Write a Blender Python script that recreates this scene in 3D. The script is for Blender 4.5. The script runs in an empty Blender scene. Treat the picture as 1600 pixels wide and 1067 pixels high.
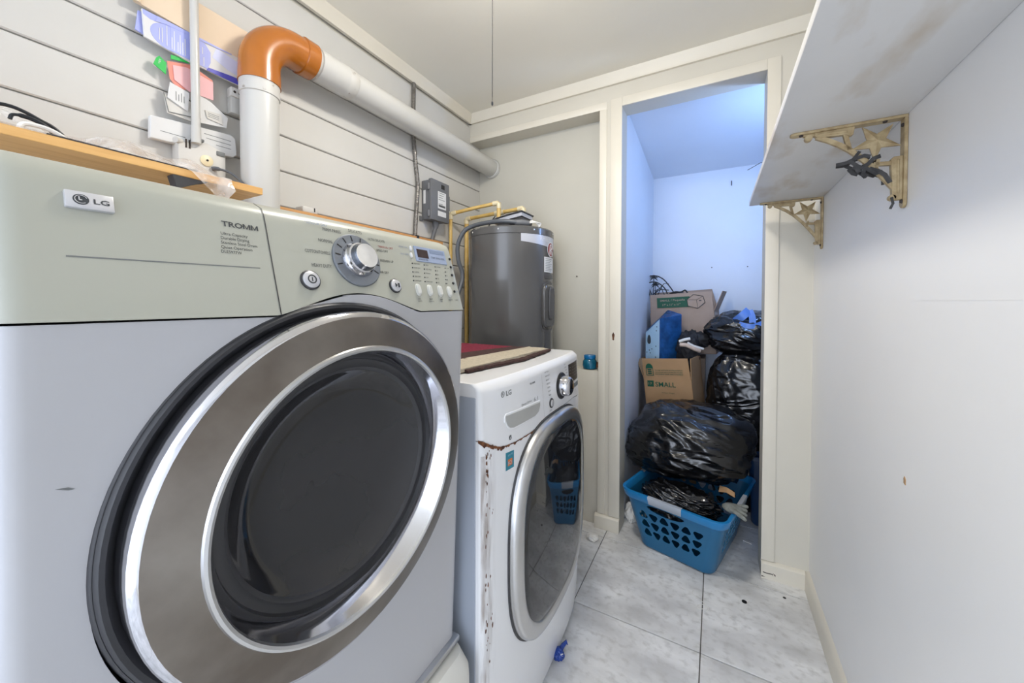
import bpy, bmesh, math, random
from mathutils import Vector, Matrix, noise

PI = math.pi
random.seed(7)
scene = bpy.context.scene
C = scene.collection
V = Vector

# ------------------------------------------------------------------ camera
F_PX, YAW, PITCH, ROLL, CY = 577.29, math.radians(28.89), math.radians(0.988), math.radians(0.1334), 480.88
cam_d = bpy.data.cameras.new('camera')
cam = bpy.data.objects.new('camera', cam_d)
C.objects.link(cam)
fwd = V((-math.sin(YAW) * math.cos(PITCH), math.cos(YAW) * math.cos(PITCH), -math.sin(PITCH)))
rt0 = V((math.cos(YAW), math.sin(YAW), 0))
up0 = rt0.cross(fwd)
rt = math.cos(ROLL) * rt0 + math.sin(ROLL) * up0
up = -math.sin(ROLL) * rt0 + math.cos(ROLL) * up0
mw = Matrix.Identity(4)
for i in range(3):
    mw[i][0], mw[i][1], mw[i][2] = rt[i], up[i], -fwd[i]
mw[2][3] = 1.2
cam.matrix_world = mw
cam_d.sensor_fit = 'HORIZONTAL'
cam_d.sensor_width = 36
cam_d.lens = F_PX / 1600 * 36
cam_d.shift_y = -(533.5 - CY) / 1600
cam_d.clip_start = 0.02
scene.camera = cam

# ------------------------------------------------------------------ light and exposure
scene.view_settings.view_transform = 'Standard'
scene.view_settings.look = 'None'
scene.view_settings.exposure = 0.1
scene.view_settings.gamma = 1.0
scene.view_settings.use_curve_mapping = False
W = bpy.data.worlds.new('world')
scene.world = W
W.use_nodes = True
W.node_tree.nodes['Background'].inputs[0].default_value = (0.74, 0.83, 1.0, 1)
W.node_tree.nodes['Background'].inputs[1].default_value = 2.85

def area(name, loc, target, sx, sy, power, col):
    l = bpy.data.lights.new(name, 'AREA')
    l.shape = 'RECTANGLE'
    l.size, l.size_y, l.energy, l.color = sx, sy, power, col
    o = bpy.data.objects.new(name, l)
    o.location = loc
    o.rotation_euler = (V(target) - V(loc)).to_track_quat('-Z', 'Y').to_euler()
    C.objects.link(o)
    return o

area('doorway_daylight', (-0.45, -2.7, 1.40), (-0.30, 1.0, 0.9), 1.7, 2.3, 27, (0.84, 0.90, 1.0))
LAMP_E = 85.0       # bulb globe emission
CLOSET_E = 92.0      # closet tube emission

# ------------------------------------------------------------------ materials
def M(name, c, rough=0.5, metal=0.0, var=0.05, scale=8.0, bump=0.0, bscale=60.0, c2=None, lo=0.35, hi=0.65,
      coat=0.0, spec=0.5, stretch=(1, 1, 1), perobj=False, detail=4.0, trans=0.0, alpha=1.0, rvar=0.0):
    m = bpy.data.materials.new(name)
    m.use_nodes = True
    nt = m.node_tree
    b = nt.nodes['Principled BSDF']
    tc = nt.nodes.new('ShaderNodeTexCoord')
    mp = nt.nodes.new('ShaderNodeMapping')
    mp.inputs['Scale'].default_value = stretch
    nt.links.new(tc.outputs['Object'], mp.inputs['Vector'])
    if perobj:
        oi = nt.nodes.new('ShaderNodeObjectInfo')
        mu = nt.nodes.new('ShaderNodeMath'); mu.operation = 'MULTIPLY'; mu.inputs[1].default_value = 37.0
        cb = nt.nodes.new('ShaderNodeCombineXYZ')
        nt.links.new(oi.outputs['Random'], mu.inputs[0])
        for k in range(3):
            nt.links.new(mu.outputs[0], cb.inputs[k])
        nt.links.new(cb.outputs[0], mp.inputs['Location'])
    n = nt.nodes.new('ShaderNodeTexNoise')
    n.inputs['Scale'].default_value = scale
    n.inputs['Detail'].default_value = detail
    nt.links.new(mp.outputs[0], n.inputs['Vector'])
    r = nt.nodes.new('ShaderNodeValToRGB')
    if c2 is None:
        ca = [min(1, x * (1 - var)) for x in c]
        cb2 = [min(1, x * (1 + var)) for x in c]
    else:
        ca, cb2 = c, c2
    r.color_ramp.elements[0].position = lo
    r.color_ramp.elements[1].position = hi
    r.color_ramp.elements[0].color = (*ca, 1)
    r.color_ramp.elements[1].color = (*cb2, 1)
    nt.links.new(n.outputs[0], r.inputs[0])
    nt.links.new(r.outputs[0], b.inputs['Base Color'])
    b.inputs['Roughness'].default_value = rough
    b.inputs['Metallic'].default_value = metal
    b.inputs['Coat Weight'].default_value = coat
    b.inputs['Specular IOR Level'].default_value = spec
    b.inputs['Transmission Weight'].default_value = trans
    b.inputs['Alpha'].default_value = alpha
    if rvar:
        mr = nt.nodes.new('ShaderNodeMapRange')
        mr.inputs['To Min'].default_value = max(0.02, rough - rvar)
        mr.inputs['To Max'].default_value = rough + rvar
        nt.links.new(n.outputs[0], mr.inputs['Value'])
        nt.links.new(mr.outputs[0], b.inputs['Roughness'])
    if bump:
        n2 = nt.nodes.new('ShaderNodeTexNoise')
        n2.inputs['Scale'].default_value = bscale
        n2.inputs['Detail'].default_value = 3
        nt.links.new(mp.outputs[0], n2.inputs['Vector'])
        bp = nt.nodes.new('ShaderNodeBump')
        bp.inputs['Strength'].default_value = bump
        bp.inputs['Distance'].default_value = 0.01
        nt.links.new(n2.outputs[0], bp.inputs['Height'])
        nt.links.new(bp.outputs[0], b.inputs['Normal'])
    return m

def ME(name, c, e):
    m = M(name, c)
    b = m.node_tree.nodes['Principled BSDF']
    b.inputs['Emission Color'].default_value = (*c, 1)
    b.inputs['Emission Strength'].default_value = e
    return m

def add_stains(m, c, scale, lo, hi, stretch=(1, 1, 1)):
    nt = m.node_tree
    b = nt.nodes['Principled BSDF']
    src = b.inputs['Base Color'].links[0].from_socket
    tc = nt.nodes.new('ShaderNodeTexCoord')
    mp = nt.nodes.new('ShaderNodeMapping'); mp.inputs['Scale'].default_value = stretch
    n = nt.nodes.new('ShaderNodeTexNoise'); n.inputs['Scale'].default_value = scale; n.inputs['Detail'].default_value = 6
    r = nt.nodes.new('ShaderNodeValToRGB')
    r.color_ramp.elements[0].position = lo; r.color_ramp.elements[1].position = hi
    r.color_ramp.elements[0].color = (0, 0, 0, 1); r.color_ramp.elements[1].color = (1, 1, 1, 1)
    mx = nt.nodes.new('ShaderNodeMix'); mx.data_type = 'RGBA'
    nt.links.new(tc.outputs['Object'], mp.inputs[0]); nt.links.new(mp.outputs[0], n.inputs['Vector'])
    nt.links.new(n.outputs[0], r.inputs[0]); nt.links.new(r.outputs[0], mx.inputs[0])
    nt.links.new(src, mx.inputs[6]); mx.inputs[7].default_value = (*c, 1)
    nt.links.new(mx.outputs[2], b.inputs['Base Color'])

def srgb(r, g, b):
    f = lambda u: (u / 255 / 12.92) if u <= 10.3 else ((u / 255 + 0.055) / 1.055) ** 2.4
    return (f(r), f(g), f(b))

m_siding = M('siding_paint', (0.595, 0.585, 0.555), 0.5, var=0.03, scale=3, bump=0.04, bscale=40, perobj=True)
add_stains(m_siding, (0.42, 0.34, 0.24), 16, 0.76, 0.82, (1, 1, 2))
m_cream = M('cream_paint', (0.635, 0.60, 0.515), 0.5, var=0.02, scale=3, bump=0.03, bscale=50)
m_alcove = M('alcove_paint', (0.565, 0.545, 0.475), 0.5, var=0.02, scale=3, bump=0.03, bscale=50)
m_trim = M('trim_paint', (0.73, 0.685, 0.585), 0.42, var=0.02, scale=5, bump=0.02, bscale=70)
m_wallr = M('white_wall_paint', (0.90, 0.895, 0.885), 0.38, var=0.015, scale=2, bump=0.03, bscale=60)
m_ceil = M('ceiling_paint', (0.86, 0.825, 0.73), 0.55, var=0.02, scale=2, bump=0.03, bscale=80)
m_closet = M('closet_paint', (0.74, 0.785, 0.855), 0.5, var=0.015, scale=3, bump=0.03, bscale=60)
m_tile = M('stone_tile', (0.54, 0.535, 0.525), 0.36, scale=5, c2=(0.85, 0.85, 0.845), lo=0.30, hi=0.68, detail=9, perobj=True,
           stretch=(1, 1.8, 1), bump=0.03, bscale=30)
add_stains(m_tile, (0.50, 0.49, 0.47), 34, 0.50, 0.80, (1, 1.3, 1))
m_grout = M('grout', (0.13, 0.12, 0.11), 0.8, var=0.2, scale=30)
m_shelf = M('shelf_paint', (0.80, 0.79, 0.77), 0.45, var=0.03, scale=4, bump=0.05, bscale=25)
add_stains(m_shelf, (0.62, 0.54, 0.43), 3.0, 0.50, 0.66, (2.6, 1, 1))
m_iron = M('aged_cream_iron', (0.33, 0.235, 0.115), 0.5, scale=45, c2=(0.50, 0.39, 0.22), bump=0.15, bscale=90)
m_dark = M('dark_rust', (0.035, 0.025, 0.02), 0.7, var=0.3, scale=40)
m_ribbon = M('grey_ribbon', (0.04, 0.038, 0.037), 0.75, var=0.4, scale=60)
m_dryer = M('dryer_enamel', (0.46, 0.46, 0.475), 0.24, var=0.01, scale=3, coat=0.3)
m_panel = M('dryer_panel_plastic', (0.40, 0.405, 0.345), 0.32, var=0.012, scale=3, coat=0.15)
m_print = M('dark_print', (0.04, 0.045, 0.05), 0.6, var=0.05)
m_printg = M('grey_print', (0.16, 0.17, 0.17), 0.6, var=0.05)
m_printr = M('red_print', (0.30, 0.05, 0.05), 0.6, var=0.05)
m_printb = M('blue_grey_print', (0.20, 0.25, 0.36), 0.6, var=0.05)
m_gasket = M('dark_gasket', (0.035, 0.035, 0.038), 0.45, var=0.1, bump=0.03)
m_chrome = M('chrome', (0.60, 0.60, 0.63), 0.07, 1.0, var=0.02)
m_satin = M('satin_silver', (0.62, 0.62, 0.62), 0.28, 1.0, var=0.03)
m_brushed = M('brushed_steel', (0.155, 0.133, 0.112), 0.34, 1.0, scale=7, c2=(0.29, 0.265, 0.235), detail=6, rvar=0.1)
add_stains(m_brushed, (0.16, 0.12, 0.10), 26, 0.72, 0.78)
m_glass = M('dark_door_glass', (0.018, 0.018, 0.02), 0.07, var=0.15, scale=5, spec=0.6)
m_glass2 = M('washer_door_glass', (0.016, 0.017, 0.02), 0.035, var=0.1, scale=5, spec=0.7)
m_drum = M('door_bowl_rim', (0.30, 0.29, 0.27), 0.22, 0.9, var=0.15, scale=12)
m_dialring = M('dial_ring', (0.22, 0.24, 0.27), 0.35, 0.6, var=0.05)
m_knob = M('knob_metal', (0.72, 0.73, 0.74), 0.2, 1.0, var=0.1, scale=30)
m_knobside = M('knob_side', (0.10, 0.11, 0.13), 0.25, 0.7)
m_button = M('button_plastic', (0.62, 0.62, 0.58), 0.35, var=0.02)
m_lcd = M('display_window', (0.30, 0.36, 0.50), 0.15, var=0.08, scale=20)
m_black = M('black_plastic', (0.012, 0.012, 0.014), 0.3, var=0.1)
m_lcdred = M('display_dark_red', (0.035, 0.018, 0.018), 0.15)
m_badge = M('badge_silver', (0.60, 0.60, 0.62), 0.3, 0.4)
m_washer = M('washer_enamel', (0.82, 0.825, 0.835), 0.24, var=0.01, scale=3, coat=0.3)
m_wside = M('washer_side_steel', (0.345, 0.38, 0.44), 0.35, var=0.02, scale=2)
m_pedestal = M('pedestal_plastic', (0.68, 0.67, 0.62), 0.35, var=0.05, scale=6)
m_rust = M('rust', (0.045, 0.014, 0.007), 0.85, scale=70, c2=(0.22, 0.085, 0.03), bump=0.3, bscale=120)
m_rustlt = M('rust_haze', (0.42, 0.34, 0.24), 0.7, scale=60, c2=(0.62, 0.58, 0.52), lo=0.4, hi=0.6)
m_disp = M('drawer_recess', (0.42, 0.42, 0.40), 0.4, var=0.04)
m_teal = M('teal_sticker', (0.02, 0.22, 0.30), 0.4)
m_orange = M('orange_print', (0.70, 0.18, 0.03), 0.4)
m_mar = M('maroon_fabric', (0.19, 0.012, 0.035), 0.95, var=0.3, scale=180, bump=0.5, bscale=300)
m_brown = M('brown_fabric', (0.055, 0.025, 0.022), 0.95, var=0.4, scale=180, bump=0.5, bscale=300)
m_beige = M('beige_fabric', (0.50, 0.44, 0.34), 0.95, var=0.1, scale=90, bump=0.5, bscale=300)
add_stains(m_beige, (0.14, 0.08, 0.05), 30, 0.66, 0.72)
m_tank = M('tank_grey', (0.085, 0.084, 0.084), 0.27, 0.0, var=0.03, scale=3, coat=0.35)
m_tankdk = M('tank_trim', (0.075, 0.075, 0.08), 0.35, var=0.05)
m_label = M('silver_label', (0.52, 0.54, 0.60), 0.3, 0.2, var=0.04)
m_white = M('white_paper', (0.70, 0.70, 0.695), 0.7, var=0.02, scale=10)
m_redlogo = M('red_badge', (0.22, 0.015, 0.02), 0.35)
m_cable = M('grey_cable', (0.10, 0.11, 0.125), 0.4, var=0.05)
m_cpvc = M('yellow_pipe', (0.62, 0.39, 0.10), 0.35, scale=20, c2=(0.70, 0.49, 0.17))
m_cpvcfit = M('cream_fitting', (0.78, 0.68, 0.45), 0.35, var=0.05)
m_pvc = M('white_pvc', (0.55, 0.545, 0.52), 0.28, var=0.015, scale=4)
m_elbow = M('orange_elbow', (0.40, 0.125, 0.012), 0.25, var=0.08, scale=9, coat=0.3)
m_conduit = M('galvanised_conduit', (0.30, 0.285, 0.265), 0.35, 0.8, var=0.15, scale=40)
m_boxgrey = M('grey_enclosure', (0.145, 0.15, 0.16), 0.45, var=0.04)
m_pine = M('pine_board', (0.62, 0.335, 0.105), 0.45, scale=6, c2=(0.74, 0.44, 0.16), stretch=(14, 1, 14), detail=5)
m_orangewood = M('orange_wood', (0.56, 0.27, 0.09), 0.5, scale=6, c2=(0.66, 0.36, 0.14), stretch=(14, 1, 14))
m_card = M('beige_card', (0.72, 0.58, 0.43), 0.7, var=0.04, scale=7)
m_lav = M('lavender_print', (0.36, 0.40, 0.78), 0.5, var=0.05)
m_lavlt = M('pale_lavender', (0.60, 0.64, 0.86), 0.5, var=0.05)
m_navy = M('navy_print', (0.09, 0.09, 0.48), 0.5, var=0.05)
m_green = M('green_card', (0.01, 0.46, 0.07), 0.5, var=0.05)
m_pink = M('pink_paper', (0.80, 0.46, 0.47), 0.6, var=0.05)
m_salmon = M('salmon_paper', (0.72, 0.26, 0.20), 0.6, var=0.06)
m_offwhite = M('off_white_card', (0.62, 0.605, 0.57), 0.6, var=0.03)
m_jar = M('blue_gel', (0.01, 0.13, 0.22), 0.12, var=0.2, scale=40)
m_jarlid = M('blue_lid', (0.01, 0.17, 0.42), 0.25)
m_basket = M('blue_basket', (0.010, 0.125, 0.265), 0.33, var=0.04)
m_basketrim = M('blue_rim', (0.015, 0.20, 0.47), 0.25, var=0.04)
m_grip = M('grey_grip', (0.42, 0.46, 0.52), 0.4)
m_cardb = M('cardboard', (0.40, 0.245, 0.125), 0.8, var=0.05, scale=12, bump=0.03, bscale=150)
m_cardb2 = M('cardboard_pale', (0.40, 0.30, 0.235), 0.8, var=0.05, scale=12, bump=0.03, bscale=150)
m_cardin = M('cardboard_inside', (0.40, 0.28, 0.20), 0.85, var=0.05)
m_boxgreen = M('box_green_print', (0.005, 0.085, 0.045), 0.6)
m_wire = M('black_wire', (0.01, 0.013, 0.018), 0.4)
m_cloth = M('black_cloth', (0.012, 0.012, 0.015), 0.7, var=0.3, scale=40, bump=0.2)
m_tan = M('tan_cloth', (0.62, 0.50, 0.42), 0.75, var=0.1, scale=30)
m_bluepk = M('blue_plastic', (0.012, 0.07, 0.22), 0.22, var=0.3, scale=20, bump=0.3, bscale=25)
m_bluelt = M('pale_blue_card', (0.35, 0.52, 0.66), 0.5, var=0.05)
m_tie = M('blue_drawstring', (0.12, 0.27, 0.75), 0.35)
m_glove = M('grey_glove', (0.20, 0.21, 0.19), 0.9, var=0.2, scale=60)
m_bluetrash = M('blue_clip', (0.01, 0.05, 0.30), 0.3)
m_tissue = M('white_tissue', (0.80, 0.79, 0.76), 0.85, var=0.05)
m_string = M('white_string', (0.75, 0.74, 0.70), 0.8)
m_tote = M('blue_tote', (0.008, 0.035, 0.10), 0.3)

m_tape = M('speckled_tape', (0.55, 0.54, 0.51), 0.5, var=0.03, scale=10)
add_stains(m_tape, (0.30, 0.27, 0.23), 45, 0.62, 0.70)
def bag_material():
    m = M('black_bag_film', (0.006, 0.006, 0.007), 0.2, var=0.2, spec=0.75, rvar=0.05)
    nt = m.node_tree
    b = nt.nodes['Principled BSDF']
    tc = nt.nodes.new('ShaderNodeTexCoord')
    w = nt.nodes.new('ShaderNodeTexNoise')
    w.inputs['Scale'].default_value = 5.5; w.inputs['Detail'].default_value = 1.5; w.inputs['Distortion'].default_value = 1.4
    mp = nt.nodes.new('ShaderNodeMapping'); mp.inputs['Scale'].default_value = (.8, .8, 2.6); mp.inputs['Rotation'].default_value = (0.2, 0.4, 0)
    nt.links.new(tc.outputs['Object'], mp.inputs[0]); nt.links.new(mp.outputs[0], w.inputs['Vector'])
    bp = nt.nodes.new('ShaderNodeBump'); bp.inputs['Strength'].default_value = 0.6; bp.inputs['Distance'].default_value = 0.035
    nt.links.new(w.outputs[0], bp.inputs['Height']); nt.links.new(bp.outputs[0], b.inputs['Normal'])
    return m
m_bag = bag_material()

def film_material():
    m = bpy.data.materials.new('clear_film'); m.use_nodes = True
    nt = m.node_tree
    b = nt.nodes['Principled BSDF']
    b.inputs['Base Color'].default_value = (0.86, 0.85, 0.85, 1)
    b.inputs['Roughness'].default_value = 0.14
    n = nt.nodes.new('ShaderNodeTexNoise'); n.inputs['Scale'].default_value = 22
    tc = nt.nodes.new('ShaderNodeTexCoord'); nt.links.new(tc.outputs['Object'], n.inputs['Vector'])
    mr = nt.nodes.new('ShaderNodeMapRange'); mr.inputs['From Min'].default_value = 0.35; mr.inputs['From Max'].default_value = 0.70; mr.inputs['To Min'].default_value = 0.12; mr.inputs['To Max'].default_value = 0.55
    bp = nt.nodes.new('ShaderNodeBump'); bp.inputs['Strength'].default_value = 0.7; bp.inputs['Distance'].default_value = 0.02
    nt.links.new(n.outputs[0], bp.inputs['Height']); nt.links.new(bp.outputs[0], b.inputs['Normal'])
    nt.links.new(n.outputs[0], mr.inputs['Value']); nt.links.new(mr.outputs[0], b.inputs['Alpha'])
    return m
m_film = film_material()
def haze_material():
    m = bpy.data.materials.new('rust_haze_film'); m.use_nodes = True
    nt = m.node_tree
    b = nt.nodes['Principled BSDF']
    b.inputs['Base Color'].default_value = (0.26, 0.17, 0.11, 1)
    b.inputs['Roughness'].default_value = 0.6
    tc = nt.nodes.new('ShaderNodeTexCoord')
    mp = nt.nodes.new('ShaderNodeMapping'); mp.inputs['Scale'].default_value = (1, 3.2, .45)
    n = nt.nodes.new('ShaderNodeTexNoise'); n.inputs['Scale'].default_value = 22; n.inputs['Detail'].default_value = 6
    nt.links.new(tc.outputs['Object'], mp.inputs[0]); nt.links.new(mp.outputs[0], n.inputs['Vector'])
    mr = nt.nodes.new('ShaderNodeMapRange'); mr.inputs['From Min'].default_value = 0.42; mr.inputs['From Max'].default_value = 0.75; mr.inputs['To Max'].default_value = 0.55
    sx = nt.nodes.new('ShaderNodeSeparateXYZ'); nt.links.new(tc.outputs['Object'], sx.inputs[0])
    fd = nt.nodes.new('ShaderNodeMapRange'); fd.inputs['From Min'].default_value = -.29; fd.inputs['From Max'].default_value = -.33; fd.inputs['To Min'].default_value = 0; fd.inputs['To Max'].default_value = 1
    nt.links.new(sx.outputs['Y'], fd.inputs['Value'])
    mu = nt.nodes.new('ShaderNodeMath'); mu.operation = 'MULTIPLY'
    nt.links.new(n.outputs[0], mr.inputs['Value']); nt.links.new(mr.outputs[0], mu.inputs[0]); nt.links.new(fd.outputs[0], mu.inputs[1]); nt.links.new(mu.outputs[0], b.inputs['Alpha'])
    return m
m_haze = haze_material()

# ------------------------------------------------------------------ mesh helpers
class MB:
    def __init__(s):
        s.v, s.f = [], []
    def add(s, vs, fs):
        o = len(s.v)
        s.v += [tuple(p) for p in vs]
        s.f += [tuple(i + o for i in q) for q in fs]
        return s
    def box(s, x0, x1, y0, y1, z0, z1):
        return s.add([(x0, y0, z0), (x1, y0, z0), (x1, y1, z0), (x0, y1, z0), (x0, y0, z1), (x1, y0, z1), (x1, y1, z1), (x0, y1, z1)],
                     [(0, 3, 2, 1), (4, 5, 6, 7), (0, 1, 5, 4), (1, 2, 6, 5), (2, 3, 7, 6), (3, 0, 4, 7)])
    def prism(s, pts, ext):
        n = len(pts); e = V(ext)
        p = [V(q) for q in pts]
        return s.add(p + [q + e for q in p], [tuple(range(n - 1, -1, -1)), tuple(range(n, 2 * n))] +
                     [(i, (i + 1) % n, n + (i + 1) % n, n + i) for i in range(n)])
    def tube(s, path, r, n=10, closed=False, caps=True):
        P = [V(p) for p in path]; m = len(P)
        rad = r if isinstance(r, (list, tuple)) else [r] * m
        t0 = (P[1] - P[0]).normalized()
        u = t0.orthogonal().normalized()
        vs, fs = [], []
        for i, p in enumerate(P):
            if closed:
                t = (P[(i + 1) % m] - P[i - 1]).normalized()
            else:
                t = (P[min(i + 1, m - 1)] - P[max(i - 1, 0)]).normalized()
            u = (u - t * u.dot(t))
            u = u.normalized() if u.length > 1e-6 else t.orthogonal().normalized()
            w = t.cross(u)
            for k in range(n):
                a = 2 * PI * k / n
                vs.append(p + rad[i] * (math.cos(a) * u + math.sin(a) * w))
        for i in range(m if closed else m - 1):
            j = (i + 1) % m
            for k in range(n):
                l = (k + 1) % n
                fs.append((i * n + k, i * n + l, j * n + l, j * n + k))
        if caps and not closed:
            fs.append(tuple(range(n - 1, -1, -1)))
            fs.append(tuple((m - 1) * n + k for k in range(n)))
        return s.add(vs, fs)
    def lathe(s, prof, org, ax, n=48, cap0=True, cap1=True):
        o, ax = V(org), V(ax).normalized()
        u = ax.orthogonal().normalized(); w = ax.cross(u)
        vs, fs = [], []
        for (r, h) in prof:
            for k in range(n):
                a = 2 * PI * k / n
                vs.append(o + ax * h + r * (math.cos(a) * u + math.sin(a) * w))
        m = len(prof)
        for i in range(m - 1):
            for k in range(n):
                l = (k + 1) % n
                fs.append((i * n + k, i * n + l, (i + 1) * n + l, (i + 1) * n + k))
        if cap0: fs.append(tuple(range(n - 1, -1, -1)))
        if cap1: fs.append(tuple((m - 1) * n + k for k in range(n)))
        return s.add(vs, fs)
    def grid(s, rows, loop=False):
        n = len(rows[0]); vs = [p for r in rows for p in r]; fs = []
        for i in range(len(rows) - 1):
            for k in range(n if loop else n - 1):
                l = (k + 1) % n
                fs.append((i * n + k, i * n + l, (i + 1) * n + l, (i + 1) * n + k))
        return s.add(vs, fs)
    def slab(s, rows, d):
        """a sheet with thickness: rows of points, displaced by vector d for the back"""
        d = V(d)
        n, m = len(rows[0]), len(rows)
        a = [V(p) for r in rows for p in r]
        fs = []
        for i in range(m - 1):
            for k in range(n - 1):
                q = (i * n + k, i * n + k + 1, (i + 1) * n + k + 1, (i + 1) * n + k)
                fs.append(q); fs.append(tuple(x + n * m for x in reversed(q)))
        edge = [k for k in range(n)] + [i * n + n - 1 for i in range(1, m)] + [(m - 1) * n + k for k in range(n - 2, -1, -1)] + [i * n for i in range(m - 2, 0, -1)]
        for i in range(len(edge)):
            p, q = edge[i], edge[(i + 1) % len(edge)]
            fs.append((q, p, p + n * m, q + n * m))
        return s.add(a + [p + d for p in a], fs)
    def obox(s, c, ax, ay, az, hx, hy, hz):
        c = V(c); ax, ay, az = V(ax) * hx, V(ay) * hy, V(az) * hz
        vs = [c + sx * ax + sy * ay + sz * az for sz in (-1, 1) for sy in (-1, 1) for sx in (-1, 1)]
        return s.add(vs, [(0, 2, 3, 1), (4, 5, 7, 6), (0, 1, 5, 4), (1, 3, 7, 5), (3, 2, 6, 7), (2, 0, 4, 6)])

ROOT = {}
def link(name, mb, mat, parent=None, bevel=0.0, smooth=35, seg=2, origin=None):
    off = V(ROOT[parent]) if parent is not None else (V(origin) if origin is not None else V((0, 0, 0)))
    me = bpy.data.meshes.new(name)
    me.from_pydata([tuple(V(p) - off) for p in mb.v], [], mb.f)
    bm = bmesh.new(); bm.from_mesh(me)
    bmesh.ops.recalc_face_normals(bm, faces=bm.faces[:])
    if bevel:
        es = [e for e in bm.edges if len(e.link_faces) == 2 and e.calc_face_angle(0) > math.radians(35)]
        bmesh.ops.bevel(bm, geom=es, offset=bevel, segments=seg, profile=0.5, affect='EDGES', clamp_overlap=True)
    bm.to_mesh(me); bm.free()
    if smooth:
        me.polygons.foreach_set('use_smooth', [True] * len(me.polygons))
        me.set_sharp_from_angle(angle=math.radians(smooth))
    me.materials.append(mat)
    stuff = parent is not None and (name.endswith(('lettering', '_lines', '_print', '_dots', 'lettering.001')) or name == 'dial_mark')
    o = bpy.data.objects.new(name, me)
    if stuff: o['kind'] = 'stuff'
    C.objects.link(o)
    if parent is not None:
        o.parent = parent
        ROOT[o] = ROOT[parent]
    else:
        o.location = off
        ROOT[o] = tuple(off)
    return o

def tag(o, label, cat, group=None):
    o['label'] = label; o['category'] = cat
    if group: o['group'] = group
    return o

def thing(name, loc, label, cat, group=None):
    o = bpy.data.objects.new(name, None)
    o.empty_display_size = 0.05
    o.location = loc
    C.objects.link(o)
    ROOT[o] = tuple(loc)
    return tag(o, label, cat, group)

def solo(name, mb, mat, label, cat, group=None, **kw):
    xs, ys, zs = zip(*mb.v)
    org = ((min(xs) + max(xs)) / 2, (min(ys) + max(ys)) / 2, min(zs))
    return tag(link(name, mb, mat, origin=org, **kw), label, cat, group)

def struct(name, mb, mat, **kw):
    o = link(name, mb, mat, **kw)
    o['kind'] = 'structure'
    return o

_tc = {}
def text2d(body, size=1.0, ext=0.0, spacing=1.0, bold=0.0):
    key = (body, spacing, bold)
    if key not in _tc:
        cu = bpy.data.curves.new('t', 'FONT')
        cu.body = body; cu.size = 1.0; cu.resolution_u = 2; cu.space_character = spacing; cu.offset = bold
        o = bpy.data.objects.new('t', cu); C.objects.link(o)
        dg = bpy.context.evaluated_depsgraph_get()
        me = bpy.data.meshes.new_from_object(o.evaluated_get(dg))
        _tc[key] = ([tuple(v.co) for v in me.vertices], [tuple(p.vertices) for p in me.polygons])
        bpy.data.objects.remove(o); bpy.data.curves.remove(cu); bpy.data.meshes.remove(me)
    return _tc[key]

def put_text(mb, body, org, ax, ay, height, width=None, bold=0.0, align='L'):
    """text with cap height and optional total width, baseline start at org"""
    vs, fs = text2d(body, bold=bold)
    xs = [v[0] for v in vs]; ys = [v[1] for v in vs]
    x0, x1 = min(xs), max(xs); hy = max(ys)
    sy = height / hy
    sx = (width / (x1 - x0)) if width else sy
    org, ax, ay = V(org), V(ax), V(ay)
    sh = {'L': 0, 'C': (x1 - x0) / 2, 'R': x1 - x0}[align]
    mb.add([org + ax * ((v[0] - x0 - sh) * sx) + ay * (v[1] * sy) for v in vs], fs)

def superell(n, a, b, e):
    out = []
    for k in range(n):
        t = 2 * PI * k / n
        c, s = math.cos(t), math.sin(t)
        out.append((a * math.copysign(abs(c) ** (2 / e), c), b * math.copysign(abs(s) ** (2 / e), s)))
    return out

def arc(c, r, a0, a1, n, ax, ay):
    c, ax, ay = V(c), V(ax), V(ay)
    return [c + r * (math.cos(a0 + (a1 - a0) * i / n) * ax + math.sin(a0 + (a1 - a0) * i / n) * ay) for i in range(n + 1)]

def blob(center, radii, seed, lump=0.12, crease=0.05, freq=3.0, sub=5, flat=None, exp=2.0, fn=None):
    bm = bmesh.new()
    bmesh.ops.create_icosphere(bm, subdivisions=sub, radius=1.0)
    mb = MB(); c = V(center); sd = V((seed * 13.7, seed * 7.1, seed * 3.3))
    vs = []
    for v in bm.verts:
        d = v.co.normalized()
        k = (abs(d.x) ** exp + abs(d.y) ** exp + abs(d.z) ** exp) ** (-1 / exp)
        l = noise.noise(d * 1.6 + sd) * lump + noise.noise(d * 3.1 + sd * 2) * lump * 0.5
        e = V((d.x * .93 - d.z * .37, d.y, d.z * .93 + d.x * .37))
        q2 = V((e.x * freq * .55 + .5 * noise.noise(e * 1.5 + sd), e.y * freq * .55, e.z * freq * 1.5 + .7 * noise.noise(e * 1.3 + sd * 2))) + sd
        fold = lambda w_: (1 - min(1, abs(noise.noise(w_)) * 2.6)) ** 1.5
        cr = fold(q2) * crease + fold(q2 * 1.8 + V((3, 1, 2))) * crease * 0.45 + noise.noise(q2 * 3.7) * crease * 0.12
        p = d * k * (1 + l + cr)
        p = V((p.x * radii[0], p.y * radii[1], p.z * radii[2]))
        if fn: p = fn(p, d)
        p = c + p
        if flat is not None and p.z < flat: p.z = flat + (p.z - flat) * 0.04
        vs.append(p)
    mb.add(vs, [tuple(v.index for v in f.verts) for f in bm.faces])
    bm.free()
    return mb

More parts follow.
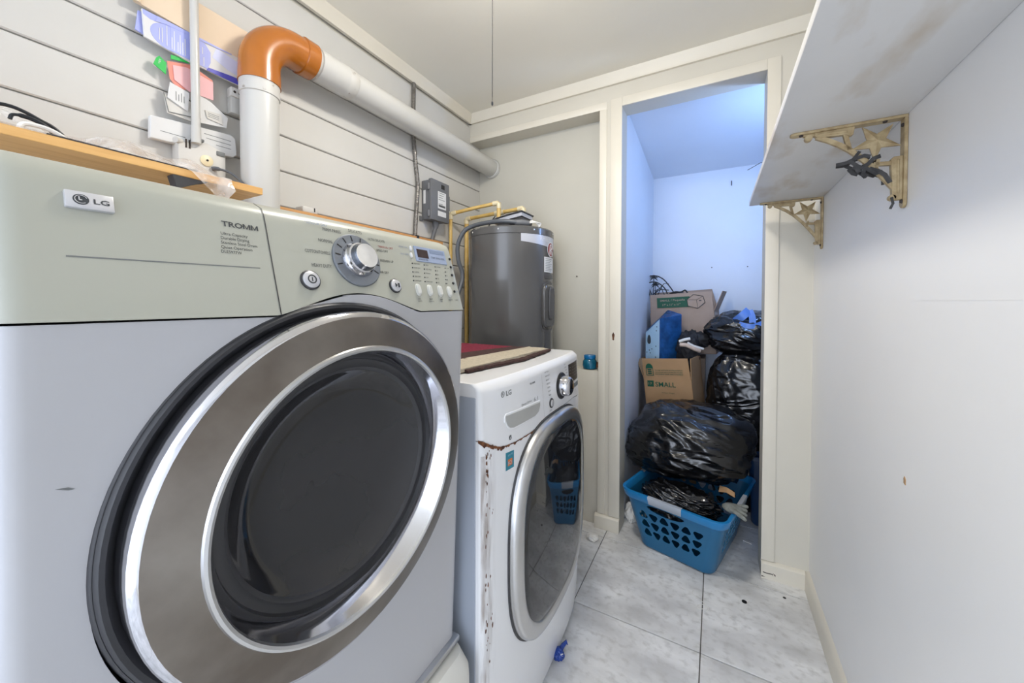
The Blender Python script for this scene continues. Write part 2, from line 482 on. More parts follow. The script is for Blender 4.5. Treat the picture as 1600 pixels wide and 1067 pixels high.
# ================================================================== ROOM SHELL
XL, XR, YE, YA, ZC = -1.372, 0.352, 1.935, 2.044, 2.365
YB, YN = 3.05, -1.35
floor = struct('floor', MB().box(XL - .1, .55, YN, YB + .1, -.08, -.004), m_grout)
tx, ty = [-.0345 + .4535 * k for k in range(-4, 3)], [1.4 + .457 * k for k in range(-7, 5)]
for i in range(len(tx) - 1):
    for j in range(len(ty) - 1):
        x0, x1 = max(tx[i], XL), min(tx[i + 1], .43)
        y0, y1 = max(ty[j], YN), min(ty[j + 1], YB)
        if x1 - x0 < .02 or y1 - y0 < .02: continue
        dz = random.uniform(-.0004, .0004)
        link('floor_tile', MB().box(x0 + .0018, x1 - .0018, y0 + .0018, y1 - .0018, -.006, dz), m_tile, floor, bevel=.0008, seg=1)

struct('ceiling', MB().box(XL - .1, .55, YN, YE + .05, ZC, ZC + .08), m_ceil)
wl = struct('wall_left', MB().box(XL - .12, XL - .012, YN, YA + .05, -.02, ZC), m_cream)
for k in range(19):
    z1 = 2.302 - .1272 * k; z0 = z1 - .1272
    if z1 < .01: break
    z0 = max(z0, 0)
    mb = MB()
    # board with a drip groove at its lower edge and a bevelled top
    pr = [(XL - .012, z0 + .003), (XL - .003, z0 + .003), (XL, z0 + .006), (XL - .001, z1 - .004), (XL - .004, z1 - .0005), (XL - .012, z1 - .0005)]
    mb.prism([(x, YN, z) for x, z in pr], (0, YA - YN, 0))
    link('siding_board', mb, m_siding, wl)
struct('wall_right', MB().box(XR, XR + .12, YN, YE, -.02, ZC), m_wallr)
# faint drywall joint on the right wall
we = MB()
for b in [(XL - .02, -.427, YE, YA, 2.2, ZC), (-.543, -.427, YE, YA, 0, 2.2), (-.427, .184, YE, YA, 2.195, ZC), (.184, .55, YE, YA, 0, ZC)]:
    we.box(*b)
struct('wall_end', we, m_cream)
struct('wall_alcove', MB().box(XL - .02, -.5, YA, YA + .06, 0, 2.3), m_alcove)
struct('trim_1', MB().box(XL, -.505, YE - .004, YE + .001, 2.2, 2.236), m_trim, bevel=.001)
struct('trim_2', MB().box(-.543, -.506, YE - .004, YE + .001, .076, 2.2), m_trim, bevel=.001)
cas = MB()
cas.box(-.484, -.427, YE - .009, YE + .001, .076, 2.24)
cas.box(-.427, .184, YE - .009, YE + .001, 2.195, 2.24)
cas.box(.184, .232, YE - .009, YE + .001, .076, 2.24)
dc = struct('door_1', cas, m_trim, bevel=.0015)
dc['label'] = 'cream painted casing around the closet opening'
mb = MB()
pts = [(-.4635 + .006 * math.cos(a) * (1 + .3 * math.sin(5 * a)), YE - .0094, 1.02 + .021 * math.sin(a)) for a in [2 * PI * i / 14 for i in range(14)]]
mb.prism(pts, (0, .003, 0))
link('rust_stain', mb, m_rust, dc)
# crown
cr = MB()
cr.prism([(XL, y, z) for y, z in []] or [(XL, YN, ZC), (XL + .034, YN, ZC), (XL + .03, YN, ZC - .012), (XL + .014, YN, ZC - .04), (XL + .014, YN, ZC - .052), (XL, YN, ZC - .052)], (0, YE - YN, 0))
struct('trim_3', cr, m_trim)
cr = MB()
cr.prism([(XL, YE, ZC), (XL, YE - .034, ZC), (XL, YE - .03, ZC - .012), (XL, YE - .014, ZC - .04), (XL, YE - .014, ZC - .052), (XL, YE, ZC - .052)], (XR - XL, 0, 0))
struct('trim_4', cr, m_trim)
# baseboards
bb = MB(); bb.prism([(XR, YN, 0), (XR - .016, YN, 0), (XR - .016, YN, .062), (XR - .008, YN, .074), (XR, YN, .078)], (0, YE - YN, 0))
struct('baseboard_right', bb, m_trim)
bb = MB(); bb.prism([(.184, YE, 0), (.184, YE - .018, 0), (.184, YE - .018, .064), (.184, YE - .009, .072), (.184, YE, .074)], (XR - .014 - .184, 0, 0))
bbe = struct('baseboard_end', bb, m_trim)
for pts in ([(.190, .030), (.205, .0285), (.226, .030), (.228, .022), (.224, .0265), (.205, .025), (.192, .026)], [(.226, .034), (.236, .028), (.235, .021), (.231, .027)], [(.185, .012), (.20, .009), (.187, .007)]):
    link('paint_chip', MB().prism([(x, YE - .0185, z) for x, z in pts], (0, .001, 0)), m_dark, bbe)
bb = MB(); bb.prism([(-.556, YE, 0), (-.556, YE - .018, 0), (-.556, YE - .018, .064), (-.556, YE - .009, .072), (-.556, YE, .074)], (.129, 0, 0))
struct('trim_5', bb, m_trim, bevel=.001)
# ledge in the alcove
struct('trim_6', MB().box(-.745, -.544, 1.95, YA, 0, .828), m_cream, bevel=.003)
# closet
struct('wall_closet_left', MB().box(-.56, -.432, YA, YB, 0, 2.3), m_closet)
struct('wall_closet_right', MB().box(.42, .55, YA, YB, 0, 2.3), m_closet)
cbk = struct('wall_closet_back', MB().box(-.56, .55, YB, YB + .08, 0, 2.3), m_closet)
cc = MB(); cc.prism([(-.56, YA, 2.245), (-.56, YA + .06, 2.245), (-.56, YB + .08, 2.14), (-.56, YB + .08, 2.34), (-.56, YA, 2.34)], (1.11, 0, 0))
struct('ceiling_closet', cc, m_closet)

# ================================================================== CEILING LAMP (just above the frame; its chain hangs into view)
lamp = thing('ceiling_light', (-.50, .92, ZC), 'round ceiling light with a thin beaded pull chain hanging down', 'lamp')
link('housing', MB().lathe([(.135, ZC), (.135, ZC - .03), (.130, ZC - .045), (.118, ZC - .045), (.116, ZC - .038)], (-.50, .92, 0), (0, 0, 1), cap1=False), m_pvc, lamp)
link('diffuser', MB().lathe([(.117, ZC - .040), (.112, ZC - .062), (.09, ZC - .080), (.05, ZC - .090), (.002, ZC - .093)], (-.50, .92, 0), (0, 0, 1), cap0=False),
     ME('diffuser_glow', (1.0, .945, .86), LAMP_E), lamp)
ch = MB()
ch.tube([(-.612, .98, ZC - .0), (-.612, .98, 1.816)], .0009, n=6)
link('pull_chain', ch, m_dark, lamp)
beads = MB()
for i in range(120):
    z = ZC - .02 - i * .0043
    beads.lathe([(.0006, -.0015), (.0019, 0), (.0006, .0015)], (-.612, .98, z), (0, 0, 1), n=6)
beads.lathe([(.001, .006), (.003, .002), (.003, -.006), (.001, -.009)], (-.612, .98, 1.814), (0, 0, 1), n=8)
bo = link('chain_beads', beads, m_wire, lamp); bo['kind'] = 'stuff'
# closet tube lamp on the closet's right wall, beside the opening
cl = thing('closet_lamp', (.42, 2.13, 1.73), 'cool white tube lamp on the side wall inside the closet', 'lamp')
link('tube', MB().tube([(.385, 2.13, 1.74), (.385, 2.13, 2.03)], .016, n=16), ME('closet_glow', (.31, .52, 1.0), CLOSET_E), cl)
link('bracket', MB().box(.40, .419, 2.11, 2.15, 1.73, 2.04), m_pvc, cl, bevel=.003)

# ================================================================== SHELF, BRACKETS
shelf = thing('wall_shelf', (.24, .3, 1.598), 'long white wall shelf carried by two star brackets', 'shelf')
link('board', MB().box(.117, XR - .0005, YN, 1.83, 1.598, 1.617), m_shelf, shelf, bevel=.0015)

def bracket(yb, label):
    zt, xw, w = 1.5978, XR - .0005, .011
    t = thing('shelf_bracket', (xw - .1, yb, zt - .195), label, 'bracket', 'cast iron star brackets under the white shelf')
    # arm plate and wall plate (flat strips with rounded ends)
    a = MB(); pts = [(xw, yb - w), (xw - .19, yb - w)] + [(xw - .19 - w * math.sin(q), yb - w * math.cos(q)) for q in [PI * i / 8 for i in range(1, 8)]] + [(xw - .19, yb + w), (xw, yb + w)]
    a.prism([(x, y, zt - .006) for x, y in pts], (0, 0, .006))
    link('shelf_plate', a, m_iron, t, bevel=.001, seg=1)
    a = MB(); pts = [(yb - w, zt - .006), (yb - w, zt - .185)] + [(yb - w * math.cos(q), zt - .185 - w * math.sin(q)) for q in [PI * i / 8 for i in range(1, 8)]] + [(yb + w, zt - .185), (yb + w, zt - .006)]
    a.prism([(xw - .006, y, z) for y, z in pts], (.006, 0, 0))
    link('wall_plate', a, m_iron, t, bevel=.001, seg=1)
    P = lambda u, d, y=0: (xw - u, yb + y, zt - d)
    # moulded blocks
    a = MB()
    a.prism([P(.155, .006, -.006), P(.155, .013, -.006), P(.150, .018, -.006), P(.100, .021, -.006), P(.093, .026, -.006), P(.087, .024, -.006), P(.084, .006, -.006)], (0, .012, 0))
    a.prism([P(.150, .010, -.008), P(.150, .014, -.008), P(.098, .017, -.008), P(.098, .012, -.008)], (0, .016, 0))
    a.lathe([(.003, -.007), (.0075, -.007), (.0075, .007), (.003, .007)], P(.166, .015), (0, 1, 0), n=14)
    a.prism([P(.176, .006, -.005), P(.176, .010, -.005), P(.155, .013, -.005), P(.155, .006, -.005)], (0, .010, 0))
    link('arm_scroll', a, m_iron, t, bevel=.0008, seg=1)
    a = MB()
    a.prism([P(.006, .085, -.006), P(.020, .085, -.006), P(.025, .090, -.006), P(.022, .165, -.006), P(.017, .178, -.006), P(.006, .178, -.006)], (0, .012, 0))
    a.prism([P(.012, .092, -.008), P(.016, .092, -.008), P(.015, .165, -.008), P(.011, .165, -.008)], (0, .016, 0))
    a.lathe([(.002, -.006), (.0065, -.006), (.0065, .006), (.002, .006)], P(.021, .172), (0, 1, 0), n=12)
    link('leg_scroll', a, m_iron, t, bevel=.0008, seg=1)
    # curved brace with two ties
    a = MB()
    cv = [(.150, .016), (.130, .027), (.110, .041), (.092, .056), (.075, .074), (.060, .092), (.045, .112), (.031, .132), (.018, .152)]
    top = [P(u - .0035, d - .0035, -.004) for u, d in cv]; bot = [P(u + .0035, d + .0035, -.004) for u, d in cv]
    a.prism(top + bot[::-1], (0, .008, 0))
    link('brace', a, m_iron, t, smooth=40)
    for (p, q, h) in [((.1, .02), (.092, .056), .004), ((.052, .095), (.02, .098), .004), ((.044, .085), (.048, .108), .003)]:
        d = V((q[0] - p[0], q[1] - p[1])).normalized() * h
        a = MB()
        a.prism([P(p[0] - d.y, p[1] + d.x, -.004), P(p[0] + d.y, p[1] - d.x, -.004), P(q[0] + d.y, q[1] - d.x, -.004), P(q[0] - d.y, q[1] + d.x, -.004)], (0, .008, 0))
        link('tie', a, m_iron, t)
    # faceted star
    a = MB(); cx, cz, R, r = .048, .046, .043, .0165
    ring = []
    for k in range(10):
        an = -PI / 2 + .06 + k * PI / 5
        q = R if k % 2 == 0 else r
        ring.append((cx + q * math.cos(an), cz - q * math.sin(an)))
    vs = [P(u, d, -.002) for u, d in ring] + [P(u, d, .002) for u, d in ring] + [P(cx, cz, -.011), P(cx, cz, .011)]
    fs = []
    for k in range(10):
        l = (k + 1) % 10
        fs += [(k, l, 20), (10 + l, 10 + k, 21), (k, 10 + k, 10 + l, l)]
    a.add(vs, fs)
    link('star', a, m_iron, t, smooth=10)
    for u, d in [(.035, .0062), (.18, .0062)]:
        link('screw', MB().lathe([(.0045, 0), (.0035, -.003)], P(u, d, -.0045), (0, 0, 1), n=8), m_dark, t)
    for d in (.02, .182):
        link('screw', MB().lathe([(.0045, 0), (.0035, .003)], P(.0062, d, -.004), (-1, 0, 0), n=8), m_dark, t)
    return t
bracket(1.10, 'cream star bracket with shredded grey ribbon, nearer of the two')
b1 = [o for o in C.objects if o.name == 'shelf_bracket'][0]
b2 = b1.copy(); b2['label'] = 'cream star bracket at the far end of the shelf, bare'; b2.location.y = 1.80
C.objects.link(b2)
for chd in list(b1.children):
    c = chd.copy(); c.parent = b2; C.objects.link(c)
# ribbon remnants
rib = thing('shredded_ribbon', (XR - .07, 1.10, 1.46), 'shredded dark grey ribbon tied round the nearer star bracket', 'ribbon')
random.seed(4)
zt, xw, yb = 1.5978, XR, 1.10
def strip(pts, w):
    rows = []
    for i, p in enumerate(pts):
        p = V(p); q = V(pts[min(i + 1, len(pts) - 1)]) - V(pts[max(i - 1, 0)])
        s = q.cross(V((0.3, 1, .2))).normalized() * w
        rows.append([p - s, p + s])
    link('ribbon_strip', MB().slab(rows, (0, .0012, 0)), m_ribbon, rib, smooth=60)
for st, w in [([(.116, .088), (.098, .086), (.085, .080), (.068, .074), (.058, .078)], .0038), ([(.095, .085), (.082, .096), (.066, .108), (.052, .118), (.040, .112)], .0036),
              ([(.074, .100), (.063, .092), (.052, .086), (.044, .080)], .004), ([(.060, .105), (.047, .112), (.036, .122), (.030, .138)], .0038),
              ([(.09, .095), (.082, .104), (.075, .113)], .004), ([(.072, .104), (.07, .114), (.062, .12)], .004), ([(.095, .087), (.087, .078), (.076, .066)], .003)]:
    for dy in (-.010, .008):
        strip([(xw - u + random.uniform(-.003, .003), yb + dy + random.uniform(-.002, .002), zt - d + random.uniform(-.003, .003)) for u, d in st], w)
strip([(xw - .024, yb - .008, zt - .172), (xw - .022, yb - .010, zt - .186), (xw - .026, yb - .009, zt - .197)], .0022)

# ================================================================== CABINET LOFT (rounded-corner appliance shells)
def shell(y0, y1, xb, xf, r, zlo, zhi, nz=10, nfront=48, rc=7, close=True, part=None):
    """columns round left side, front and right side; xf(y,z) front plane; zlo/zhi functions of y"""
    cols = []
    for i in range(3): cols.append(('s', y0, i / 3))
    for i in range(rc): cols.append(('c', y0, i / rc))
    for i in range(nfront + 1): cols.append(('f', y0 + r + (y1 - y0 - 2 * r) * i / nfront, 0))
    for i in range(1, rc + 1): cols.append(('d', y1, i / rc))
    for i in range(1, 4): cols.append(('e', y1, i / 3))
    if part: cols = [c for c in cols if c[0] in part[2] or (c[0] == 'f' and part[0] <= c[1] <= part[1])]
    rows = []
    def pt(c, z):
        k, y, t = c
        if k == 's': x = xb + (xf(y0 + r, z) - r - xb) * t; return (x, y0, z)
        if k == 'c': a = t * PI / 2; return (xf(y0 + r, z) - r + r * math.sin(a), y0 + r - r * math.cos(a), z)
        if k == 'f': return (xf(y, z), y, z)
        if k == 'd': a = t * PI / 2; return (xf(y1 - r, z) - r + r * math.cos(a), y1 - r + r * math.sin(a), z)
        x = xf(y1 - r, z) - r; return (x + (xb - x) * t, y1, z)
    for j in range(nz + 1):
        row = []
        for c in cols:
            yy = c[1]
            a, b = zlo(yy), zhi(yy)
            row.append(pt(c, a + (b - a) * j / nz))
        rows.append(row)
    return rows, cols

def shell_closed(rows, xb, lip=.006, thick_top=0.0):
    """turn the top and bottom rows inward so edges read as thick"""
    cx = sum(p[0] for p in rows[0]) / len(rows[0]); cyy = (min(p[1] for p in rows[0]) + max(p[1] for p in rows[0])) / 2
    def inn(row):
        return [(p[0] - lip if p[0] > xb + .02 else p[0], p[1] + (lip if p[1] < cyy else -lip), p[2]) for p in row]
    return [inn(rows[0])] + rows + [inn(rows[-1])]

# ================================================================== DRYER
DY0, DY1 = .05, .678
dryer = thing('clothes_dryer', (-.85, .364, .435), 'big white front loading dryer with sage control panel and steel ring door', 'dryer')
def arch(y):
    # lower edge of the control panel: flat, then lifted over the door
    a, b = .268, .530
    if y <= a or y >= b: return 1.1815
    t = (y - a) / (b - a)
    s = math.sin(PI * t)
    return 1.1815 + .031 * (s ** 1.25)
def dxf(y, z):
    return -.4915 - (1.18 - z) * .0375
def pxf(y, z):
    base = -.4885 - (z - 1.181) * .2985
    if z > 1.312:
        q = (z - 1.312) / .021
        base -= .020 * (1 - math.sqrt(max(0, 1 - q * q)))
    return base
rows, _ = shell(DY0, DY1, -1.22, dxf, .022, lambda y: .435, lambda y: arch(y) - .0022, nz=60, nfront=70)
mb = MB().grid(shell_closed(rows, -1.22))
def snap(p):
    dy, dz = p[1] - .365, p[2] - .9285
    r = math.hypot(dy, dz)
    if p[0] > -.56 and .2480 < r < .2640:
        k = .2600 / r
        return (dxf(0, .9285 + dz * k), .365 + dy * k, .9285 + dz * k)
    return p
mb.v = [snap(p) for p in mb.v]
mb.f = [f for f in mb.f if not all(mb.v[i][0] > -.56 and math.hypot(mb.v[i][1] - .365, mb.v[i][2] - .9285) < .2602 for i in f)]
mb.add([(-1.22, DY0, .435), (-1.22, DY1, .435), (-1.22, DY1, 1.33), (-1.22, DY0, 1.33)], [(0, 1, 2, 3)])
mb.add([(p[0], p[1], .4365) for p in rows[0]], [tuple(range(len(rows[0])))])
link('cabinet', mb, m_dryer, dryer, smooth=50)
# control panel: left piece and right piece
rows, _ = shell(DY0, DY1, -1.22, pxf, .024, lambda y: arch(y), lambda y: 1.333, nz=16, nfront=120)
n = len(rows[0])
ysplit = .2745
kk = [k for k in range(n) if rows[5][k][1] <= ysplit and rows[5][k][0] > -.62 or rows[5][k][1] < DY0 + .001]
last = max(kk)
left = [[(p) for p in r[:last + 1]] for r in rows]
right = [[(p) for p in r[last:]] for r in rows]
def panel_mesh(rr, sgn):
    lip = .006
    bot = [(p[0] - lip if p[0] > -1.2 else p[0], p[1], p[2] + .0005) for p in rr[0]]
    return MB().grid([bot] + rr)
pl_ = link('drawer_panel', panel_mesh(left, 0), m_panel, dryer, smooth=50)
pr_ = link('control_panel', panel_mesh(right, 0), m_panel, dryer, smooth=50)
mb = MB().add([(p[0], p[1], 1.333) for p in rows[-1]], [tuple(range(n))])
link('top_panel', mb, m_dryer, dryer)
# seam between the pieces
ys = rows[5][last][1]
mb = MB().grid([[(r[last][0] + .0006, ys - .0007, r[last][2]) for r in rows], [(r[last][0] + .0006, ys + .0007, r[last][2]) for r in rows]])
link('panel_seam', mb, m_gasket, dryer)

PN = V((.129, 0, .0385)).normalized(); PUP = V((-.0385, 0, .129)).normalized(); PAX = V((0, 1, 0))
def pp(y, z, off=.0006):
    return V((pxf(y, min(z, 1.312)), y, z)) + PN * off
lt = MB(); ltg = MB(); ltr = MB(); ltb = MB()
put_text(lt, 'NORMAL', pp(.3450, 1.2890), PAX, PUP, .0050, .0235)
put_text(lt, 'PERM PRESS', pp(.3555, 1.3075), PAX, PUP, .0050, .031)
put_text(lt, 'DELICATES', pp(.4015, 1.3130), PAX, PUP, .0048, .026)
put_text(lt, 'COTTON/TOWELS', pp(.3205, 1.2700), PAX, PUP, .0050, .0390)
put_text(lt, 'HEAVY DUTY', pp(.3270, 1.2495), PAX, PUP, .0052, .031)
put_text(lt, 'ULTRA DELICATE', pp(.4390, 1.3050), PAX, PUP, .0045, .036)
put_text(lt, 'SPEED DRY', pp(.4520, 1.2870), PAX, PUP, .0045, .026)
put_text(lt, 'FRESHEN UP', pp(.4555, 1.2690), PAX, PUP, .0045, .030)
put_text(lt, 'AIR DRY', pp(.4495, 1.2480), PAX, PUP, .0045, .020)
put_text(ltb, '*SENSOR DRY', pp(.3275, 1.3140), PAX, PUP, .0050, .037)
put_text(ltr, '*MANUAL DRY', pp(.4570, 1.2945), PAX, PUP, .0045, .035)
put_text(ltb, 'MORE TIME', pp(.5085, 1.3020), PAX, PUP, .0030, .022)
put_text(ltb, 'LESS TIME', pp(.5085, 1.2885), PAX, PUP, .0030, .021)
# status columns
leds = MB()
cols = [((.5345, 1.2733), (.5275, 1.2393), ['VERY DRY', 'MORE DRY', 'NORMAL', 'LESS DRY', 'DAMP DRY']),
        ((.5675, 1.2730), (.5590, 1.2389), ['HIGH', 'MED HIGH', 'MEDIUM', 'LOW', 'ULTRA LOW']),
        ((.6005, 1.2719), (.5935, 1.2384), ['50 MIN', '40', '30', '20', '10']),
        ((.6330, 1.2718), (.6240, 1.2379), ['4 HR', '3', '2', '1', '0'])]
for (a, b, names) in cols:
    for i, nm in enumerate(names):
        y, z = a[0] + (b[0] - a[0]) * i / 4, a[1] + (b[1] - a[1]) * i / 4
        link('status_light', MB().lathe([(.0014, -.001), (.0014, .0008)], pp(y, z, 0), PN, n=8), m_print, pr_)
        put_text(lt, nm, pp(y + .0035, z - .0011), PAX, PUP, .0026, min(.018, .0022 * len(nm)))
ov = [(.5335, 1.2216), (.5658, 1.2212), (.5968, 1.2207), (.6270, 1.2201)]
for (y, z), two in zip(ov, [('DRY', 'LEVEL'), ('TEMP.', 'CONTROL'), ('TIME', 'DRY'), ('BEEPER', '')]):
    for q, w_ in enumerate(two):
        if w_: put_text(lt, w_, pp(y - .001, z - .0185 - .0042 * q), PAX, PUP, .0026, .0022 * len(w_), align='C')
dots = [(.6700 - .0222 * i / 4, 1.2937 - .0725 * i / 4) for i in range(5)]
for (y, z), two in zip(dots, [('CHILD', 'LOCK'), ('DAMP DRY', 'BEEP'), ('DRUM', 'LIGHT'), ('WRINKLE', 'CARE'), ('CUSTOM', 'PGM')]):
    for q, w_ in enumerate(two):
        put_text(ltb, w_, pp(.6605 - .0105 * (1.2937 - z) / .0725, z - .0005 - .0035 * q), PAX, PUP, .0024, .0014 * len(w_))
put_text(lt, '3 SEC', pp(.640, 1.2015), PAX, PUP, .0026, .011)
lo_ = link('lettering', lt, m_print, pr_, smooth=0)
link('blue_lettering', ltb, m_printb, pr_, smooth=0)
link('red_lettering', ltr, m_printr, pr_, smooth=0)
# dial
DC = (pxf(0, 1.2655), .4065, 1.2655)
D0 = V(DC)
ax = PN
dm = MB().lathe([(.0445, -.002), (.0445, .003), (.043, .0042), (.0285, .0042), (.0285, .001)], D0, ax, n=56, cap1=True)
dial = link('dial_ring', dm, m_dialring, dryer)
tk = MB()
for an in [100, 78, 52, 28, 0, -18] :
    pass
u = PAX; w = PUP
for an, l in [(195, .006), (170, .006), (146, .006), (122, .006), (98, .006), (72, .006), (46, .006), (18, .006), (-8, .006), (-30, .006)]:
    a = math.radians(an); d = u * math.cos(a) + w * math.sin(a); s = u * -math.sin(a) + w * math.cos(a)
    tk.obox(D0 + ax * .0043 + d * .0365, d, s, ax, .0045, .0009, .0004)
link('dial_mark', tk, m_black, dial)
km = MB().lathe([(.0290, .001), (.0290, .007), (.0270, .010), (.0255, .016), (.0235, .0175)], D0, ax, n=48)
knob = link('dial_knob', km, m_chrome, dryer)
km = MB().lathe([(.0235, .0165), (.0215, .0220), (.0205, .0255), (.0198, .0265)], D0, ax, n=48, cap1=False)
link('knob_grip', km, m_knobside, knob)
km = MB().lathe([(.0202, .0255), (.0198, .0268), (.002, .0274)], D0, ax, n=48)
link('knob_cap', km, m_knob, knob)
# power and start buttons
def rbutton(name, y, z, r, sym):
    c = pp(y, z, 0)
    o = link(name, MB().lathe([(r, -.002), (r, .0022), (r * .9, .003), (r * .86, .0014)], c, PN, n=36), m_gasket, dryer)
    link('button_cap', MB().lathe([(r * .86, .0005), (r * .84, .0042), (r * .7, .0055), (.001, .0058)], c, PN, n=36), m_badge, o)
    s = MB(); q = c + PN * .0060
    if sym == 'power':
        s.lathe([(r * .45, 0), (r * .45, .0006), (r * .34, .0006), (r * .34, 0)], q - PN * .0004, PN, n=28, cap0=False, cap1=False)
        s.obox(q, PAX, PUP, PN, .0006, r * .2, .0004)
    else:
        s.prism([q + PAX * -.004 + PUP * -.004, q + PAX * .001, q + PAX * -.004 + PUP * .004], PN * .0005)
        s.obox(q + PAX * .003, PAX, PUP, PN, .0006, .004, .0005)
        s.obox(q + PAX * .0055, PAX, PUP, PN, .0006, .004, .0005)
    link('button_symbol', s, m_print, o, smooth=0)
rbutton('power_button', .3200, 1.2293, .0145, 'power')
rbutton('start_button', .4770, 1.2270, .0130, 'play')
for (y, z) in ov:
    c = pp(y, z, 0)
    pts = superell(28, .0057, .0110, 2.2)
    rws = []
    for s, h in ((1.12, -.001), (1.12, .0012), (1.0, .0016), (.96, .0042), (.7, .0052)):
        rws.append([c + PAX * (a * s) + PUP * (b * s) + PN * h for a, b in pts])
    m_ = MB().grid(rws, loop=True); m_.add(rws[-1], [tuple(range(28))])
    link('option_button', m_, m_button, dryer)
for (y, z) in dots:
    y = .6560 - .0105 * (1.2937 - z) / .0725
    c = pp(y, z, 0)
    link('option_dot', MB().lathe([(.0030, -.001), (.0028, .0018), (.0015, .0025)], c, PN, n=16), m_black, dryer)
for (y, z) in [(.5385, 1.3030), (.5358, 1.2893)]:
    c = pp(y, z, 0)
    pts = superell(20, .0026, .0052, 2.4)
    rws = [[c + PAX * (a * s) + PUP * (b * s) + PN * h for a, b in pts] for s, h in ((1, -.001), (1, .0025), (.6, .0032))]
    m_ = MB().grid(rws, loop=True); m_.add(rws[-1], [tuple(range(20))])
    link('time_button', m_, m_white, dryer)
# display
DYa, DYb, DZa, DZb = .5475, .6420, 1.2790, 1.3100
dz_ = MB()
cor = [pp(DYa, DZa, 0), pp(DYb, DZa, 0), pp(DYb, DZb, 0), pp(DYa, DZb, 0)]
dz_.prism([p - PN * .002 for p in cor], PN * .0035)
disp = link('display', dz_, m_lcd, dryer, bevel=.0008, seg=1)
q = MB(); q.prism([pp(y, z, .0014) for y, z in [(.5535, 1.2870), (.5850, 1.2870), (.5850, 1.3040), (.5535, 1.3040)]], PN * .0005)
link('display_screen', q, m_lcdred, disp)
q = MB(); q.prism([pp(y, z, .0014) for y, z in [(.5920, 1.2995), (.6370, 1.2995), (.6370, 1.3065), (.5920, 1.3065)]], PN * .0005)
link('display_bar', q, m_printb, disp)
q = MB()
for i in range(3):
    put_text(q, ['STEAM', 'DRYING', 'COOL'][i], pp(.5925 + .0155 * i, 1.2885, .0019), PAX, PUP, .0040, .0125)
put_text(q, 'ESTIMATED TIME', pp(.5550, 1.2820, .0019), PAX, PUP, .0028, .026)
link('display_lettering', q, m_print, disp, smooth=0)
# badge and lettering of the left piece
BY0, BY1, BZ0, BZ1 = .0985, .1305, 1.2845, 1.3010
q = MB(); q.prism([pp(y, z, -.001) for y, z in [(BY0, BZ0), (BY1, BZ0), (BY1, BZ1), (BY0, BZ1)]], PN * .005)
bd = link('brand_badge', q, m_badge, dryer, bevel=.0012)
q = MB(); c = pp(.1085, 1.2928, .004)
q.lathe([(.0052, -.0002), (.0052, .0004)], c, PN, n=24)
link('emblem', q, m_print, bd)
q = MB()
put_text(q, 'LG', pp(.1165, 1.2903, .0043), PAX, PUP, .0050, .0105, bold=.02)
link('badge_lettering', q, m_print, bd, smooth=0)
q = MB()
e0 = pp(.1085, 1.2928, .0046)
q.obox(e0 + PAX * -.0012 + PUP * .001, PAX, PUP, PN, .0004, .0016, .0002)
q.obox(e0 + PAX * -.0003 + PUP * -.0007, PAX, PUP, PN, .0010, .0004, .0002)
q.tube(arc(e0, .0040, .4, 5.4, 16, PAX, PUP), .0003, n=4)
link('emblem_mark', q, m_badge, bd)
q = MB()
put_text(q, 'TRO', pp(.2215, 1.2900), PAX, PUP, .0068, .0225, bold=.02)
for y0 in (.2445, .2536):
    o_ = pp(y0, 1.2900); sw, sh_ = .0084, .0068
    for pl in ([(0, 0), (.2, 0), (.2, 1), (0, 1)], [(.8, 0), (1, 0), (1, 1), (.8, 1)], [(.2, 1), (.2, .72), (.44, 0), (.5, 0), (.5, .24)], [(.8, 1), (.5, .24), (.5, 0), (.56, 0), (.8, .72)]):
        q.add([o_ + PAX * (a * sw) + PUP * (b * sh_) for a, b in pl], [tuple(range(len(pl)))])
link('name_lettering', q, m_print, pl_, smooth=0)
q = MB()
for i, s in enumerate(['Ultra Capacity', 'Durable Drying', 'Stainless Steel Drum', 'Quiet Operation', 'DLE5977W']):
    put_text(q, s, pp(.2190 - .0006 * i, 1.2790 - .0056 * i), PAX, PUP, .0037, [.029, .0305, .0395, .0335, .0215][i])
link('small_lettering', q, m_print, pl_, smooth=0)
q = MB()
q.prism([pp(.0965, 1.2390, -.0004), pp(.2565, 1.2410, -.0004), pp(.2565, 1.2420, -.0004), pp(.0965, 1.2402, -.0004)], PN * .0008)
link('panel_line', q, m_printg, pl_)

# door
DAX = V((1, 0, -.022)).normalized()
DCEN = V((0, .3650, .9285))
def lath(name, prof, mat, parent, n=96, **kw):
    m_ = MB().lathe([(r, x) for r, x in prof], DCEN, DAX, n=n, **kw)
    return link(name, m_, mat, parent, smooth=40)
surround = lath('door_surround', [(.2625, -.5060), (.2612, -.5000), (.2600, -.4972), (.2588, -.4965), (.2585, -.51)], m_gasket, dryer, cap0=False, cap1=False)
lath('door_gasket', [(.2588, -.502), (.2584, -.4960), (.2555, -.4925), (.2510, -.4935), (.2480, -.498), (.244, -.5010), (.236, -.5060), (.20, -.525), (.17, -.53)], m_gasket, dryer, cap0=False, cap1=False)
door = lath('door', [(.2440, -.500), (.2455, -.490), (.2460, -.466), (.2445, -.4615), (.2385, -.4575)], m_chrome, dryer, cap0=False, cap1=False)
lath('door_ring', [(.2385, -.4575), (.2365, -.4568), (.215, -.4500), (.1965, -.4455)], m_brushed, door, cap0=False, cap1=False)
lath('door_lip', [(.1970, -.4460), (.1955, -.4425), (.1925, -.4412), (.1895, -.4425), (.1880, -.4460)], m_satin, door, cap0=False, cap1=False)
lath('inner_bevel', [(.1885, -.4450), (.1840, -.4550), (.1775, -.4680), (.1745, -.4790)], m_chrome, door, cap0=False, cap1=False)
